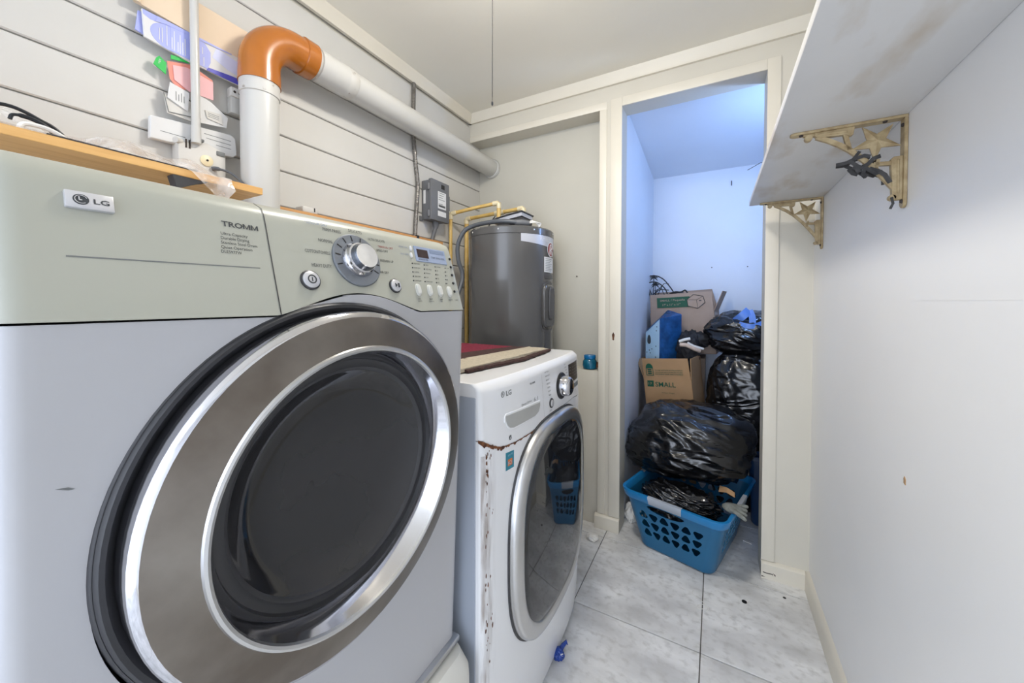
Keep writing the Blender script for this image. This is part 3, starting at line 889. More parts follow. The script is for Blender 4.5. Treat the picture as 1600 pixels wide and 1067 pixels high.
lath('bowl_rim', [(.1745, -.4790), (.1725, -.4850), (.1660, -.4860), (.1610, -.4830), (.1570, -.4850), (.1530, -.4920)], m_gasket, door, cap0=False, cap1=False)
lath('door_glass', [(.1660, -.4862), (.160, -.4845), (.152, -.4900), (.140, -.5000), (.122, -.5080), (.09, -.5140), (.05, -.5170), (.002, -.5175)], m_glass, door, cap0=False)
# scuffs on the front
q = MB()
for (y, z, l, a) in [(.092, 1.035, .006, -.4), (.232, 1.075, .005, -.6)]:
    c = V((dxf(y, z) + .0002, y, z)); d = V((0, math.cos(a), math.sin(a))); s = V((0, -math.sin(a), math.cos(a)))
    link('scuff', MB().prism([c - d * l - s * .0004, c + d * l * .4 - s * .0012, c + d * l, c + d * l * .2 + s * .0012], (.0002, 0, 0)), m_printg, dryer)

# pedestal
ped = thing('dryer_pedestal', (-.85, .364, 0), 'white storage pedestal drawer standing under the big dryer', 'pedestal')
rows, _ = shell(DY0 + .004, DY1 - .004, -1.2, lambda y, z: -.527, .02, lambda y: 0.0, lambda y: .421, nz=4, nfront=12)
mb = MB().grid(rows); mb.add(rows[-1], [tuple(range(len(rows[-1])))])
link('body', mb, m_pedestal, ped, smooth=50)
link('top_rail', MB().box(-1.0, -.508, DY0 + .002, DY1 - .002, .4205, .4345), m_satin, ped, bevel=.003)
def pfx(y, z):
    q = max(0, (z - .375) / .038)
    return -.468 - .030 * (1 - math.sqrt(max(0, 1 - min(1, q) ** 2)))
rows, _ = shell(DY0 + .002, DY1 - .002, -.545, pfx, .028, lambda y: .035, lambda y: .4125, nz=16, nfront=16)
mb = MB().grid(rows); mb.add(rows[-1], [tuple(range(len(rows[-1])))])
drw = link('drawer', mb, m_pedestal, ped, smooth=50)
link('drawer_seam', MB().box(-.4695, -.4665, .634, .6365, .05, .372), m_printg, drw)
link('drawer_handle', MB().tube([(-.468, .22, .30), (-.452, .24, .30), (-.452, .49, .30), (-.468, .51, .30)], .008, n=10), m_pedestal, drw)

# ================================================================== WASHER
WY0, WY1, WZT = .707, 1.397, 1.006
wash = thing('washing_machine', (-.85, 1.05, 0), 'white front loading washer with rusty seam and rounded chrome door', 'washer')
def wxf(y, z):
    t = abs((y - 1.05) / .345)
    b = -.450 - .010 * t ** 2 - .010 * t ** 6
    b -= .012 * max(0, (.22 - z) / .22) ** 2
    if z > .84: b -= (z - .84) * .05
    if z > WZT - .018:
        q = (z - (WZT - .018)) / .018
        b -= .015 * (1 - math.sqrt(max(0, 1 - min(q, 1) ** 2)))
    return b
def wseam(y):
    pts = [(.0, .876), (.707, .876), (.735, .858), (.77, .842), (.84, .834), (.945, .832), (1.0, .8385), (1.045, .846), (1.1, .848), (1.30, .848), (1.36, .842), (2, .842)]
    for (a, za), (b, zb) in zip(pts, pts[1:]):
        if a <= y <= b: return za + (zb - za) * (y - a) / (b - a)
rows, _ = shell(WY0, WY1, -1.2, wxf, .014, lambda y: .012, lambda y: wseam(y) - .002, nz=20, nfront=60)
mb = MB().grid(shell_closed(rows, -1.2, lip=.004)); mb.add(rows[0], [tuple(range(len(rows[0])))])
link('cabinet', mb, m_washer, wash, smooth=50)
for fx_, fy_ in ((-.54, .78), (-.54, 1.32), (-1.12, .78), (-1.12, 1.32)):
    link('foot', MB().lathe([(.022, 0), (.022, .014)], (fx_, fy_, 0), (0, 0, 1), n=12), m_gasket, wash)
# steel side panel seen between the two machines
link('side_panel', MB().box(-1.19, -.486, WY0 - .0035, WY0 + .004, .02, .975), m_wside, wash, bevel=.002)
link('side_panel', MB().box(-1.19, -.486, WY1 - .004, WY1 + .0035, .02, .975), m_wside, wash, bevel=.002)
rows, _ = shell(WY0, WY1, -1.2, wxf, .014, lambda y: wseam(y), lambda y: WZT, nz=14, nfront=60)
bot = [(p[0] - .004, p[1], p[2]) for p in rows[0]]
mb = MB().grid([bot] + rows)
wcp = link('control_panel', mb, m_washer, wash, smooth=50)
tp = rows[-1]
mb = MB(); nT = len(tp)
cxT = sum(p[0] for p in tp) / nT
in1 = [(p[0] + (cxT - p[0]) * .03, p[1] + (1.05 - p[1]) * .03, WZT + .0008) for p in tp]
mb.grid([tp, in1]); mb.add(in1, [tuple(range(nT))])
link('top_panel', mb, m_washer, wash, smooth=50)

def wp(y, z, off=.0006):
    return V((wxf(y, min(z, WZT - .018)) + off, y, z))
WUP = V((-.05, 0, 1)).normalized()
def wax(y):
    return V((wxf(y + .01, .9) - wxf(y - .01, .9), .02, 0)).normalized()
q = MB()
def wtext(mb, s, y, z, h, w=None, bold=0.0):
    # bend the text onto the curved face
    t = MB(); put_text(t, s, (0, y, z), (0, 1, 0), (0, 0, 1), h, w, bold)
    mb.add([tuple(wp(p[1], p[2])) for p in t.v], t.f)
wtext(q, 'LG', .8075, .9610, .0125, .0250, .03)
c = wp(.7925, .9680)
q.lathe([(.0075, -.0002), (.0075, .0006), (.0060, .0006), (.0060, -.0002)], c, (1, -.03, 0), n=24, cap0=False, cap1=False)
q.obox(c + V((.0002, -.001, .001)), (1, 0, 0), (0, 1, 0), (0, 0, 1), .0004, .0007, .003)
q.obox(c + V((.0002, .001, -.0015)), (1, 0, 0), (0, 1, 0), (0, 0, 1), .0004, .002, .0006)
wtext(q, 'TROMM', .932, .9645, .0055, .034, .02)
wtext(q, 'Direct Drive', .882, .9165, .0060, .058)
wtext(q, '6.1', .955, .9130, .0110, .024)
for i in range(7):
    z = .9800 - i * .0125
    wtext(q, ['COTTON', 'HEAVY DUTY', 'BULKY', 'SANITARY', 'NORMAL', 'PERM', 'HAND'][i], 1.034 + .0045 * i, z, .0042, [.03, .034, .026, .028, .022, .020, .018][i])
for i in range(5):
    z = .9790 - i * .0105
    wtext(q, ['WOOL', 'SPEED', 'DRAIN', 'RINSE', 'SPIN'][i], 1.203 + .006 * i, z, .0040, .018)
wtext(q, 'START', 1.060, .8560, .0045, .02)
link('lettering', q, m_printg, wcp, smooth=0)
q = MB().grid([[tuple(wp(.9985 + .0 * t, z, .0004)) for z in (.848, .90, .95, .985)], [tuple(wp(1.0, z, .0004)) for z in (.848, .90, .95, .985)]] if False else
              [[tuple(wp(1.012 + (.985 - z) * .06, z, .0004)) for z in (.850, .90, .95, .98)], [tuple(wp(1.0132 + (.985 - z) * .06, z, .0004)) for z in (.850, .90, .95, .98)]])
link('panel_seam', q, m_disp, wcp)
# detergent drawer with its recessed grip
pts = [(.797, .9145), (.9915, .9055), (.9890, .888), (.978, .877), (.955, .8705), (.835, .8725), (.812, .878), (.802, .892)]
def grip_z(y, top):
    line = [(.797, .9145), (.9915, .9055)] if top else [(.797, .905), (.803, .888), (.815, .877), (.835, .8725), (.955, .8705), (.978, .877), (.9885, .890), (.9915, .900)]
    for (p, q_) in zip(line, line[1:]):
        if p[0] <= y <= q_[0]: return p[1] + (q_[1] - p[1]) * (y - p[0]) / (q_[0] - p[0])
    return line[-1][1]
def grip_sheet(ins, off, nz=8):
    ys2 = [.797 + ins + (.1945 - 2 * ins) * i / 32 for i in range(33)]
    return [[wp(y, grip_z(y, False) + ins + (grip_z(y, True) - grip_z(y, False) - 2 * ins) * j / nz, off) for y in ys2] for j in range(nz + 1)]
gr = link('dispenser_drawer', MB().slab(grip_sheet(-.003, .0022), (-.004, 0, 0)), m_washer, wash, bevel=.001, seg=1)
link('drawer_grip', MB().slab(grip_sheet(.002, .0030), (-.003, 0, 0)), m_disp, gr)
# knob
KC = wp(1.1685, .9165, 0); KA = V((1, -.02, .04)).normalized()
kd = link('dial_ring', MB().lathe([(.0440, -.004), (.0440, .004), (.041, .006), (.034, .007)], KC, KA, n=44), m_black, wash)
kn = link('dial_knob', MB().lathe([(.0335, .004), (.0330, .024), (.0315, .030), (.0295, .033), (.027, .036), (.022, .0375), (.002, .0375)], KC, KA, n=44), m_chrome, wash)
# power button
m_ = MB().lathe([(.0150, -.003), (.0150, .003), (.0125, .0045), (.0115, .0035)], wp(1.076, .8800, 0), KA, n=28)
pb = link('power_button', m_, m_gasket, wash)
link('button_cap', MB().lathe([(.0112, 0), (.011, .0045), (.008, .0058), (.001, .006)], wp(1.076, .8800, 0), KA, n=24), m_badge, pb)
# screen and its buttons
def wquad(pp4, off, th):
    m_ = MB(); n = 6
    rws = []
    for j in range(2):
        rws.append([])
        for i in range(n + 1):
            y = pp4[0][0] + (pp4[1][0] - pp4[0][0]) * i / n
            za = pp4[0][1] + (pp4[1][1] - pp4[0][1]) * i / n; zb = pp4[3][1] + (pp4[2][1] - pp4[3][1]) * i / n
            rws[-1].append(wp(y, za if j == 0 else zb, off))
    m_.slab(rws, (-th, 0, 0)); return m_
sc = link('display_screen', wquad([(1.252, .906), (1.372, .906), (1.372, .974), (1.252, .974)], .0015, .004), m_black, wash)
q = MB()
for i in range(5): wtext(q, ['TURBO', 'STEAM', 'RINSE', 'PRE', 'STAIN'][i], 1.257, .960 - i * .011, .0035, .018)
for i in range(4):
    for j in range(3): wtext(q, ['HOT', 'HIGH', 'SOIL'][j], 1.292 + j * .026, .958 - i * .011, .0035, .017)
q.v = [(x + .0015, y, z) for x, y, z in q.v]
link('screen_lettering', q, m_disp, sc, smooth=0)
for y in (1.284, 1.312, 1.339, 1.364):
    link('option_button', wquad([(y - .0095, .8790), (y + .0095, .8795), (y + .0095, .8955), (y - .0095, .8950)], .0022, .004), m_printg, wash, bevel=.001, seg=1)
q = MB()
for y in (1.29, 1.33, 1.365): wtext(q, 'START', y - .01, .866, .0035, .016)
link('lettering', q, m_printg, wcp, smooth=0)
c = wp(.8185, .8530)
q = MB().lathe([(.006, -.0003), (.006, .0005)], c, (1, 0, 0), n=18)
lk = link('lock_mark', q, m_print, wcp)
q = MB().obox(c + V((.0005, 0, 0)), (1, 0, 0), V((0, 1, 1)).normalized(), V((0, -1, 1)).normalized(), .0003, .0042, .0012)
link('lettering', q, m_white, wcp)
# energy sticker
q = MB(); q.slab([[wp(.797, .7745, .0006), wp(.835, .7720, .0006)], [wp(.797, .8200, .0006), wp(.835, .8160, .0006)]], (-.0004, 0, 0))
st = link('sticker', q, m_teal, wash)
q = MB()
for i in range(3):
    y0 = .801 + .0 * i; z0 = .7835 + .0 * i
q.slab([[wp(.806, .7835, .0010), wp(.826, .7825, .0010)], [wp(.806, .8000, .0010), wp(.826, .7990, .0010)]], (-.0003, 0, 0))
link('sticker_print', q, m_orange, st)
q = MB()
wtext(q, 'SAVE', .805, .8085, .0045, .022); wtext(q, 'IQ', .806, .787, .0085, .016)
q.v = [(x + .001, y, z) for x, y, z in q.v]
link('sticker_lettering', q, m_bluelt, st, smooth=0)
# door: rounded square chrome frame round bulging dark glass
WC, WA, WB = (1.1015, .5350), .2905, .3105
def wring(s, dx, n=96, e=2.9):
    return [(wxf(WC[0] + a * s, .5) + dx, WC[0] + a * s, WC[1] + b * s) for a, b in superell(n, WA, WB, e)]
def wring2(ins, dx, n=96, e=2.9):
    return [(wxf(WC[0] + a, .5) + dx, WC[0] + a, WC[1] + b) for a, b in superell(n, WA - ins, WB - ins, e)]
m_ = MB().grid([wring2(-.006, -.006), wring2(-.004, .004), wring2(0, .004)], loop=True)
wd = link('door', m_, m_gasket, wash, smooth=45)
m_ = MB().grid([wring2(0, .0), wring2(.0, .012), wring2(.003, .020), wring2(.010, .0245), wring2(.030, .0265), wring2(.038, .0250), wring2(.041, .022)], loop=True)
link('door_frame', m_, m_satin, wd, smooth=45)
m_ = MB().grid([wring2(.041, .0225), wring2(.043, .0245)] + [wring(s, .0245 + .012 * (1 - (s / .86) ** 2), e=2.9 - .6 * (1 - s)) for s in (.80, .7, .55, .4, .25, .1, .01)], loop=True)
link('door_glass', m_, m_glass2, wd, smooth=60)
# rust along the seam and down the left corner
random.seed(11)
def seam_pt(y, dz):
    if y < WY0 + .014:
        t = (y - WY0) / .014; r = .014
        a = math.acos(max(-1, min(1, 1 - t)))
        x = wxf(WY0 + r, .85) - r + r * math.sin(a)
        return V((x + .0012 * math.sin(a), y - .0012 * math.cos(a), wseam(y) + dz))
    return V((wxf(y, .84) + .0012, y, wseam(y) + dz))
m_ = MB()
ys_ = [WY0 + .0002 + (1.085 - WY0) * i / 90 for i in range(91)]
top_, bot_ = [], []
for i, y in enumerate(ys_):
    a = .0008 + .0022 * abs(noise.noise(V((i * .31, 2, 5)))) + (.0015 if y < .79 else 0) + (.005 if .93 < y < 1.0 else 0) * abs(noise.noise(V((i * .2, 9, 1))))
    b = .0015 + .010 * max(0, noise.noise(V((i * .27, 7, 3)))) + (.007 if y < .8 else 0) * random.random()
    if 1.0 < y < 1.03: a, b = .0004, .0004
    top_.append(seam_pt(y, a)); bot_.append(seam_pt(y, -b))
m_.grid([bot_, top_])
link('rust_stain', m_, m_rust, wash)
m_ = MB()
for i in range(46):
    z = .86 - .62 * random.random() ** 1.5; y = WY0 + .012 + abs(random.gauss(0, .011)); s = random.uniform(.0012, .0042)
    y = min(y, WY0 + .05)
    def cp(yy, zz):
        t = max(0, (yy - WY0) / .014); r = .014
        if t >= 1: return V((wxf(yy, zz) + .0006, yy, zz))
        a = math.acos(max(-1, min(1, 1 - t)))
        return V((wxf(WY0 + r, zz) - r + (r + .0006) * math.sin(a), WY0 + r - (r + .0006) * math.cos(a), zz))
    k = [cp(y + s * .7 * math.cos(a) * random.uniform(.6, 1.2), z + s * 1.7 * math.sin(a) * random.uniform(.6, 1.3)) for a in [2 * PI * j / 7 for j in range(7)]]
    m_.add(k, [tuple(range(7))])
hz = MB().grid([[cp(WY0 + .002 + .052 * i / 14, .16 + .68 * j / 30) for i in range(15)] for j in range(31)])
link('rust_film', hz, m_haze, wash, smooth=60)
rs = link('rust_spots', m_, m_rust, wash, smooth=0); rs['kind'] = 'stuff'

# folded bath mat on the washer
mat_ = thing('bath_mat', (-.8, 1.15, 1.007), 'worn maroon, brown and beige striped mat lying on the washer top', 'mat')
def matstrip(name, quad, mat, z=.010, n=14):
    (a, b, c, d) = quad; rws = []
    for j in range(n + 1):
        r_ = []
        for i in range(n + 1):
            u_, v_ = i / n, j / n
            x = (a[0] * (1 - u_) + b[0] * u_) * (1 - v_) + (d[0] * (1 - u_) + c[0] * u_) * v_
            y = (a[1] * (1 - u_) + b[1] * u_) * (1 - v_) + (d[1] * (1 - u_) + c[1] * u_) * v_
            x += .004 * noise.noise(V((x * 30, y * 30, 1))); y += .004 * noise.noise(V((x * 30, y * 30, 8)))
            r_.append((x, y, 1.0098 + z + .002 * noise.noise(V((x * 60, y * 60, 3)))))
        rws.append(r_)
    return link(name, MB().slab(rws, (0, 0, -z)), mat, mat_, smooth=60)
matstrip('edge_band', [(-.575, .800), (-.535, 1.06), (-.556, 1.075), (-.596, .800)], m_brown, .007)
matstrip('edge_band', [(-.535, 1.06), (-.553, 1.315), (-.570, 1.315), (-.556, 1.06)], m_brown, .007)
matstrip('beige_band', [(-.590, .760), (-.562, 1.310), (-.650, 1.325), (-.720, .760)], m_beige)
matstrip('brown_band', [(-.720, .760), (-.650, 1.325), (-.715, 1.300), (-.850, .760)], m_brown)
matstrip('maroon_band', [(-.850, .760), (-.715, 1.300), (-.96, 1.300), (-1.05, .760)], m_mar)

# ================================================================== WATER HEATER
HX, HY, HR = -.99, 1.783, .23
heater = thing('water_heater', (HX, HY, 0), 'tall grey electric water heater in the alcove corner', 'water heater')
link('tank', MB().lathe([(HR - .004, 0), (HR, .02), (HR, 1.536), (HR - .002, 1.538)], (HX, HY, 0), (0, 0, 1), n=72), m_tank, heater)
link('lid', MB().lathe([(HR + .0005, 1.534), (HR + .003, 1.537), (HR + .003, 1.566), (HR - .004, 1.574), (HR - .03, 1.578), (.02, 1.584)], (HX, HY, 0), (0, 0, 1), n=72), m_tank, heater)
def hp(a, z, off=.001):
    a = math.radians(a); return V((HX + (HR + off) * math.cos(a), HY + (HR + off) * math.sin(a), z))
for a in (-77, -32, -120, 10):
    d = V((math.cos(math.radians(a)), math.sin(math.radians(a)), 0))
    link('rivet', MB().lathe([(.005, 0), (.0042, .002), (.001, .003)], hp(a, 1.556, .003), d, n=10), m_satin, heater)
def hpatch(name, poly_top, poly_bot, mat, off=.0012, n=24, th=.001, parent=None):
    """curved patch; top/bottom are lists of (angle, z) polylines sampled by angle"""
    a0, a1 = poly_top[0][0], poly_top[-1][0]
    def samp(pl, a):
        for (p, q) in zip(pl, pl[1:]):
            if p[0] <= a <= q[0]: return p[1] + (q[1] - p[1]) * (a - p[0]) / (q[0] - p[0])
        return pl[-1][1]
    rws = []
    for j in (0, 1):
        rws.append([hp(a0 + (a1 - a0) * i / n, (samp(poly_bot, a0 + (a1 - a0) * i / n) if j == 0 else samp(poly_top, a0 + (a1 - a0) * i / n)), off) for i in range(n + 1)])
    return link(name, MB().grid(rws), mat, parent or heater)
lb = hpatch('label_strip', [(-49, 1.546), (60, 1.546)], [(-49, 1.497), (-8, 1.481), (30, 1.470), (60, 1.47)], m_label)
q = MB(); t = MB(); put_text(t, 'RHEEM', (0, 0, 0), (1, 0, 0), (0, 1, 0), .022, .095)
q.add([tuple(hp(-22 + p[0] / HR * 180 / PI, 1.508 + p[1], .0018)) for p in t.v], t.f)
link('lettering', q, m_white, lb, smooth=0)
# round badge
c_a, c_z, br = 2.0, 1.470, .040
rws = [[hp(c_a + s * br * math.cos(t) / HR * 180 / PI, c_z + s * br * math.sin(t), .0022 - .0001 * s) for t in [2 * PI * i / 32 for i in range(32)]] for s in (1, .86)]
bg = link('round_badge', MB().grid(rws, loop=True), m_white, heater)
rws = [[hp(c_a + s * br * math.cos(t) / HR * 180 / PI, c_z + s * br * math.sin(t), .0023) for t in [2 * PI * i / 32 for i in range(32)]] for s in (.86, .4, .02)]
link('badge_field', MB().grid(rws, loop=True), m_redlogo, bg)
q = MB()
def hb(u, v): return hp(c_a + u / HR * 180 / PI, c_z + v, .0032)
q.tube([hb(-.014, -.026), hb(-.014, .0), hb(-.012, .020), hb(0, .026), hb(.012, .018), hb(.010, .004), hb(-.002, -.002), hb(.010, -.012), hb(.014, -.026)], .0022, n=6)
link('badge_mark', q, m_white, bg)
il = hpatch('info_label', [(-14.5, 1.428), (12, 1.428)], [(-14.5, 1.350), (12, 1.350)], m_white, .0015, 12)
q = MB()
for i in range(8):
    q.grid([[hp(a, 1.420 - i * .0085, .0021) for a in (-12, -6, 0, 6 - (i % 3) * 3)], [hp(a, 1.4175 - i * .0085, .0021) for a in (-12, -6, 0, 6 - (i % 3) * 3)]])
link('label_lines', q, m_printg, il)
hpatch('info_label', [(-13, 1.343), (12, 1.343)], [(-13, 1.318), (12, 1.318)], m_tankdk, .0015, 12)
# access cover
m_ = MB(); pts = superell(40, 1, 1, 5)
def hcov(s, off, w, h, a, z): return [hp(a + s * p[0] * w / HR * 180 / PI, z + s * p[1] * h + (1 - s) * 0, off) for p in pts]
rws = [hcov(1.06, 0, .058, .112, -4, 1.176), hcov(1.06, .004, .058, .112, -4, 1.176), hcov(1.0, .004, .058, .112, -4, 1.176), hcov(.98, .012, .058, .112, -4, 1.176), hcov(.9, .016, .058, .112, -4, 1.176)]
m_.grid(rws, loop=True); m_.add(rws[-1], [tuple(range(40))])
cv_ = link('access_cover', m_, m_tank, heater, smooth=50)
rws = [hcov(1, .015, .026, .085, -2, 1.19), hcov(.9, .019, .026, .085, -2, 1.19)]
m_ = MB().grid(rws, loop=True); m_.add(rws[-1], [tuple(range(40))])
link('cover_grip', m_, m_tankdk, cv_, smooth=50)
link('cover_seam', MB().grid([hcov(1.14, .0008, .058, .112, -4, 1.172), hcov(1.07, .0009, .058, .112, -4, 1.172)], loop=True), m_tankdk, heater)
hpatch('cover_trim', [(-12, 1.05), (2, 1.05)], [(-12, .30), (2, .30)], m_tankdk, .0015, 8)
# power cable over the top
def bez(P, n):
    P = [V(p) for p in P]; out = []
    Q = [P[0] * 2 - P[1]] + P + [P[-1] * 2 - P[-2]]
    for i in range(len(P) - 1):
        for k in range(n):
            t = k / n; a, b, c, d = Q[i], Q[i + 1], Q[i + 2], Q[i + 3]
            out.append(.5 * ((2 * b) + (c - a) * t + (2 * a - 5 * b + 4 * c - d) * t * t + (3 * b - a - 3 * c + d) * t ** 3))
    return out + [P[-1]]
cb = MB().tube(bez([(-.862, 1.665, 1.597), (-.95, 1.622, 1.607), (-1.05, 1.615, 1.606), (-1.13, 1.615, 1.597), (-1.175, 1.60, 1.570), (-1.208, 1.59, 1.50), (-1.212, 1.60, 1.42), (-1.20, 1.62, 1.33), (-1.20, 1.56, 1.20)], 6), .0115, n=12)
link('power_cable', cb, m_cable, heater)
link('cable_gland', MB().tube([(-.895, 1.652, 1.600), (-.862, 1.665, 1.599), (-.835, 1.69, 1.597)], [.014, .016, .012], n=12), m_boxgrey, heater)
for k in range(4):
    w_ = MB().tube(bez([(-.84, 1.69, 1.597), (-.825 + .008 * k, 1.70, 1.612 - .004 * k), (-.805 + .006 * k, 1.71 + .006 * k, 1.598), (-.795, 1.725, 1.580)], 5), .002, n=6)
    link('cable_wire', w_, m_tissue, heater)

# water pipes
wpipe = thing('water_pipe', (-1.335, 1.69, .8), 'yellow plastic water pipe rising up the wall to the heater, nearer one', 'pipe', 'yellow water pipes at the heater')
mb = MB().tube([(-1.335, 1.69, .8), (-1.335, 1.69, 1.70)], .010, n=12)
link('riser', mb, m_cpvc, wpipe)
link('run', MB().tube([(-1.335, 1.69, 1.70), (-1.20, 1.73, 1.726), (-1.062, 1.77, 1.748)], .010, n=12), m_cpvc, wpipe)
link('drop', MB().tube([(-1.062, 1.77, 1.748), (-1.062, 1.77, 1.60), (-1.062, 1.77, 1.572)], [.012, .012, .022], n=12), m_cpvc, wpipe)
for c0, d0, d1 in [((-1.335, 1.69, 1.70), (0, 0, -1), (.135, .04, .026)), ((-1.062, 1.77, 1.748), (0, 0, -1), (-.138, -.04, -.022))]:
    c0 = V(c0)
    link('elbow', MB().tube([c0 + V(d0) * .032, c0 + V(d0) * .005, c0 + V(d1).normalized() * .008, c0 + V(d1).normalized() * .034], .0138, n=12), m_cpvcfit, wpipe)
wp2 = thing('water_pipe', (-1.335, 1.845, .8), 'yellow plastic water pipe crossing behind the booklets, farther one', 'pipe', 'yellow water pipes at the heater')
link('riser', MB().tube([(-1.335, 1.845, .8), (-1.335, 1.845, 1.70)], .013, n=12), m_cpvc, wp2)
link('run', MB().tube([(-1.335, 1.845, 1.70), (-1.16, 1.85, 1.712), (-.95, 1.85, 1.722)], .011, n=12), m_cpvc, wp2)
link('drop', MB().tube([(-.95, 1.85, 1.722), (-.95, 1.85, 1.572)], [.012, .02], n=12), m_cpvc, wp2)
for c0, da, db in [((-1.335, 1.845, 1.70), (0, 0, -1), (1, 0, .07)), ((-.95, 1.85, 1.722), (0, 0, -1), (-1, 0, -.05))]:
    c0 = V(c0)
    link('elbow', MB().tube([c0 + V(da) * .03, c0 + V(da) * .004, c0 + V(db) * .006, c0 + V(db) * .032], .0150, n=12), m_cpvcfit, wp2)
link('tee', MB().tube([(-1.135, 1.85, 1.713), (-1.075, 1.85, 1.716)], .0148, n=12), m_cpvcfit, wp2)
# booklets on the heater
bk = thing('manual_booklet', (-.98, 1.75, 1.60), 'dark and pale instruction booklets lying on top of the heater', 'booklet')
def sag(x0, x1, y0, y1, z, dz, th):
    rws = [[(x0 + (x1 - x0) * i / 8, y0 + (y1 - y0) * j / 2, z - .018 + .018 * (i / 8) ** .6 + dz * (i / 8) * .6) for i in range(9)] for j in range(3)]
    return MB().slab(rws, (0, 0, -th))
link('dark_booklet', sag(-1.03, -.885, 1.70, 1.83, 1.628, .016, .022), m_gasket, bk)
link('pages', sag(-1.05, -.882, 1.70, 1.83, 1.652, .016, .018), m_label, bk)
link('cover', sag(-1.05, -.878, 1.695, 1.835, 1.660, .016, .006), m_gasket, bk)
link('cover_tape', MB().tube([(-1.09, 1.70, 1.600), (-1.055, 1.695, 1.640), (-1.04, 1.695, 1.655)], .003, n=6), m_gasket, bk)

# blue jar on the ledge
jar = thing('gel_jar', (-.607, 1.992, .829), 'small round blue gel air freshener jar on the alcove ledge', 'jar')
link('jar_body', MB().lathe([(.028, .829), (.037, .834), (.0395, .850), (.038, .872), (.030, .884), (.026, .888)], (-.607, 1.992, 0), (0, 0, 1), n=32), m_jar, jar)
link('lid', MB().lathe([(.031, .886), (.032, .889), (.032, .902), (.029, .9065), (.002, .907)], (-.607, 1.992, 0), (0, 0, 1), n=32), m_jarlid, jar)
lt_ = thing('wall_latch', (-.549, 1.975, .83), 'small rusty brown latch beside the blue jar', 'latch')
link('plate', MB().box(-.5495, -.5435, 1.955, 1.985, .829, .905), m_rust, lt_, bevel=.002)
link('pin', MB().tube([(-.556, 1.96, .875), (-.556, 1.96, .845)], .005, n=8), m_rust, lt_)

# ================================================================== VENT PIPE
vent = thing('vent_pipe', (-1.277, .651, 1.3), 'thick white plastic duct with an orange elbow along the siding', 'pipe')
PX, PY, PR, PZ = -1.277, .651, .0525, 2.055
link('riser', MB().lathe([(PR, 1.0), (PR, 1.9)], (PX, PY, 0), (0, 0, 1), n=40), m_pvc, vent)
link('riser_hub', MB().lathe([(PR, 1.845), (PR + .003, 1.847), (PR + .003, 1.90), (PR - .002, 1.905)], (PX, PY, 0), (0, 0, 1), n=40), m_tape, vent)
RB = .112
path = [(PX, PY, 1.885), (PX, PY, 1.905)] + [(PX, PY + RB * (1 - math.cos(a)), PZ - RB + RB * math.sin(a)) for a in [PI / 2 * i / 14 for i in range(15)]] + [(PX, PY + RB + .025, PZ), (PX, PY + RB + .060, PZ)]
link('elbow', MB().tube(path, [PR + .006] * 2 + [PR + .0045] * 15 + [PR + .0045, PR + .006], n=36), m_elbow, vent, smooth=50)
link('elbow_lip', MB().tube([(PX, PY + RB + .016, PZ), (PX, PY + RB + .019, PZ), (PX, PY + RB + .060, PZ), (PX, PY + RB + .062, PZ)], [PR + .005, PR + .009, PR + .009, PR + .004], n=36), m_elbow, vent, smooth=50)
link('run', MB().tube([(PX, .78, PZ), (PX, YA + .001, PZ)], PR, n=40), m_pvc, vent)
link('coupling', MB().tube([(PX, .835, PZ), (PX, .838, PZ), (PX, .955, PZ), (PX, .958, PZ)], [PR, PR + .004, PR + .004, PR], n=40), m_pvc, vent, smooth=50)
link('tape_band', MB().tube([(PX, .945, PZ), (PX, .955, PZ), (PX, .985, PZ), (PX, .99, PZ)], [PR + .0035, PR + .0055, PR + .0025, PR], n=40), m_tape, vent, smooth=50)
link('wall_collar', MB().tube([(PX, YA - .022, PZ), (PX, YA - .018, PZ), (PX, YA - .002, PZ)], [PR + .002, PR + .007, PR + .009], n=40), m_pvc, vent, smooth=50)
# pipe strap behind
ps = thing('pipe_strap', (-1.345, .615, 1.79), 'small white pipe clip on the siding beside the duct', 'clip')
link('clip_body', MB().box(XL, XL + .028, .600, .630, 1.795, 1.85), m_pvc, ps, bevel=.004)
link('clip_head', MB().box(XL, XL + .034, .598, .632, 1.845, 1.875), m_offwhite, ps, bevel=.005)
for y_ in (.608, .622): link('clip_hole', MB().lathe([(.004, 0), (.004, .001)], (XL + .034, y_, 1.86), (1, 0, 0), n=10), m_dark, ps)

# ================================================================== ELECTRICS
eb = thing('junction_box', (XL, 1.56, 1.63), 'grey plastic electrical box with white label on the siding', 'electrical box')
link('box_body', MB().box(XL, XL + .052, 1.490, 1.628, 1.632, 1.838), m_boxgrey, eb, bevel=.005)
link('cover', MB().box(XL + .050, XL + .074, 1.486, 1.632, 1.628, 1.842), m_boxgrey, eb, bevel=.005)
for z in (1.66, 1.80):
    link('hinge', MB().tube([(XL + .056, 1.484, z - .016), (XL + .056, 1.484, z + .016)], .007, n=10), m_boxgrey, eb)
link('latch', MB().box(XL + .045, XL + .072, 1.630, 1.639, 1.70, 1.78), m_boxgrey, eb, bevel=.002)
lbq = link('label', MB().box(XL + .0738, XL + .0746, 1.535, 1.602, 1.695, 1.785), m_white, eb)
q = MB()
for i in range(7):
    if i == 4: continue
    q.box(XL + .0745, XL + .0749, 1.541, 1.59 - .008 * (i % 3), 1.776 - i * .0115, 1.779 - i * .0115)
q.box(XL + .0745, XL + .0749, 1.541, 1.596, 1.704, 1.716)
link('label_print', q, m_printg, lbq)
link('label', MB().box(XL + .0738, XL + .0746, 1.535, 1.602, 1.655, 1.682), m_white, eb)
link('label', MB().box(XL + .0738, XL + .0746, 1.562, 1.590, 1.803, 1.826), m_black, eb)
link('side_label', MB().box(XL + .015, XL + .030, 1.4885, 1.4897, 1.715, 1.785), m_white, eb)
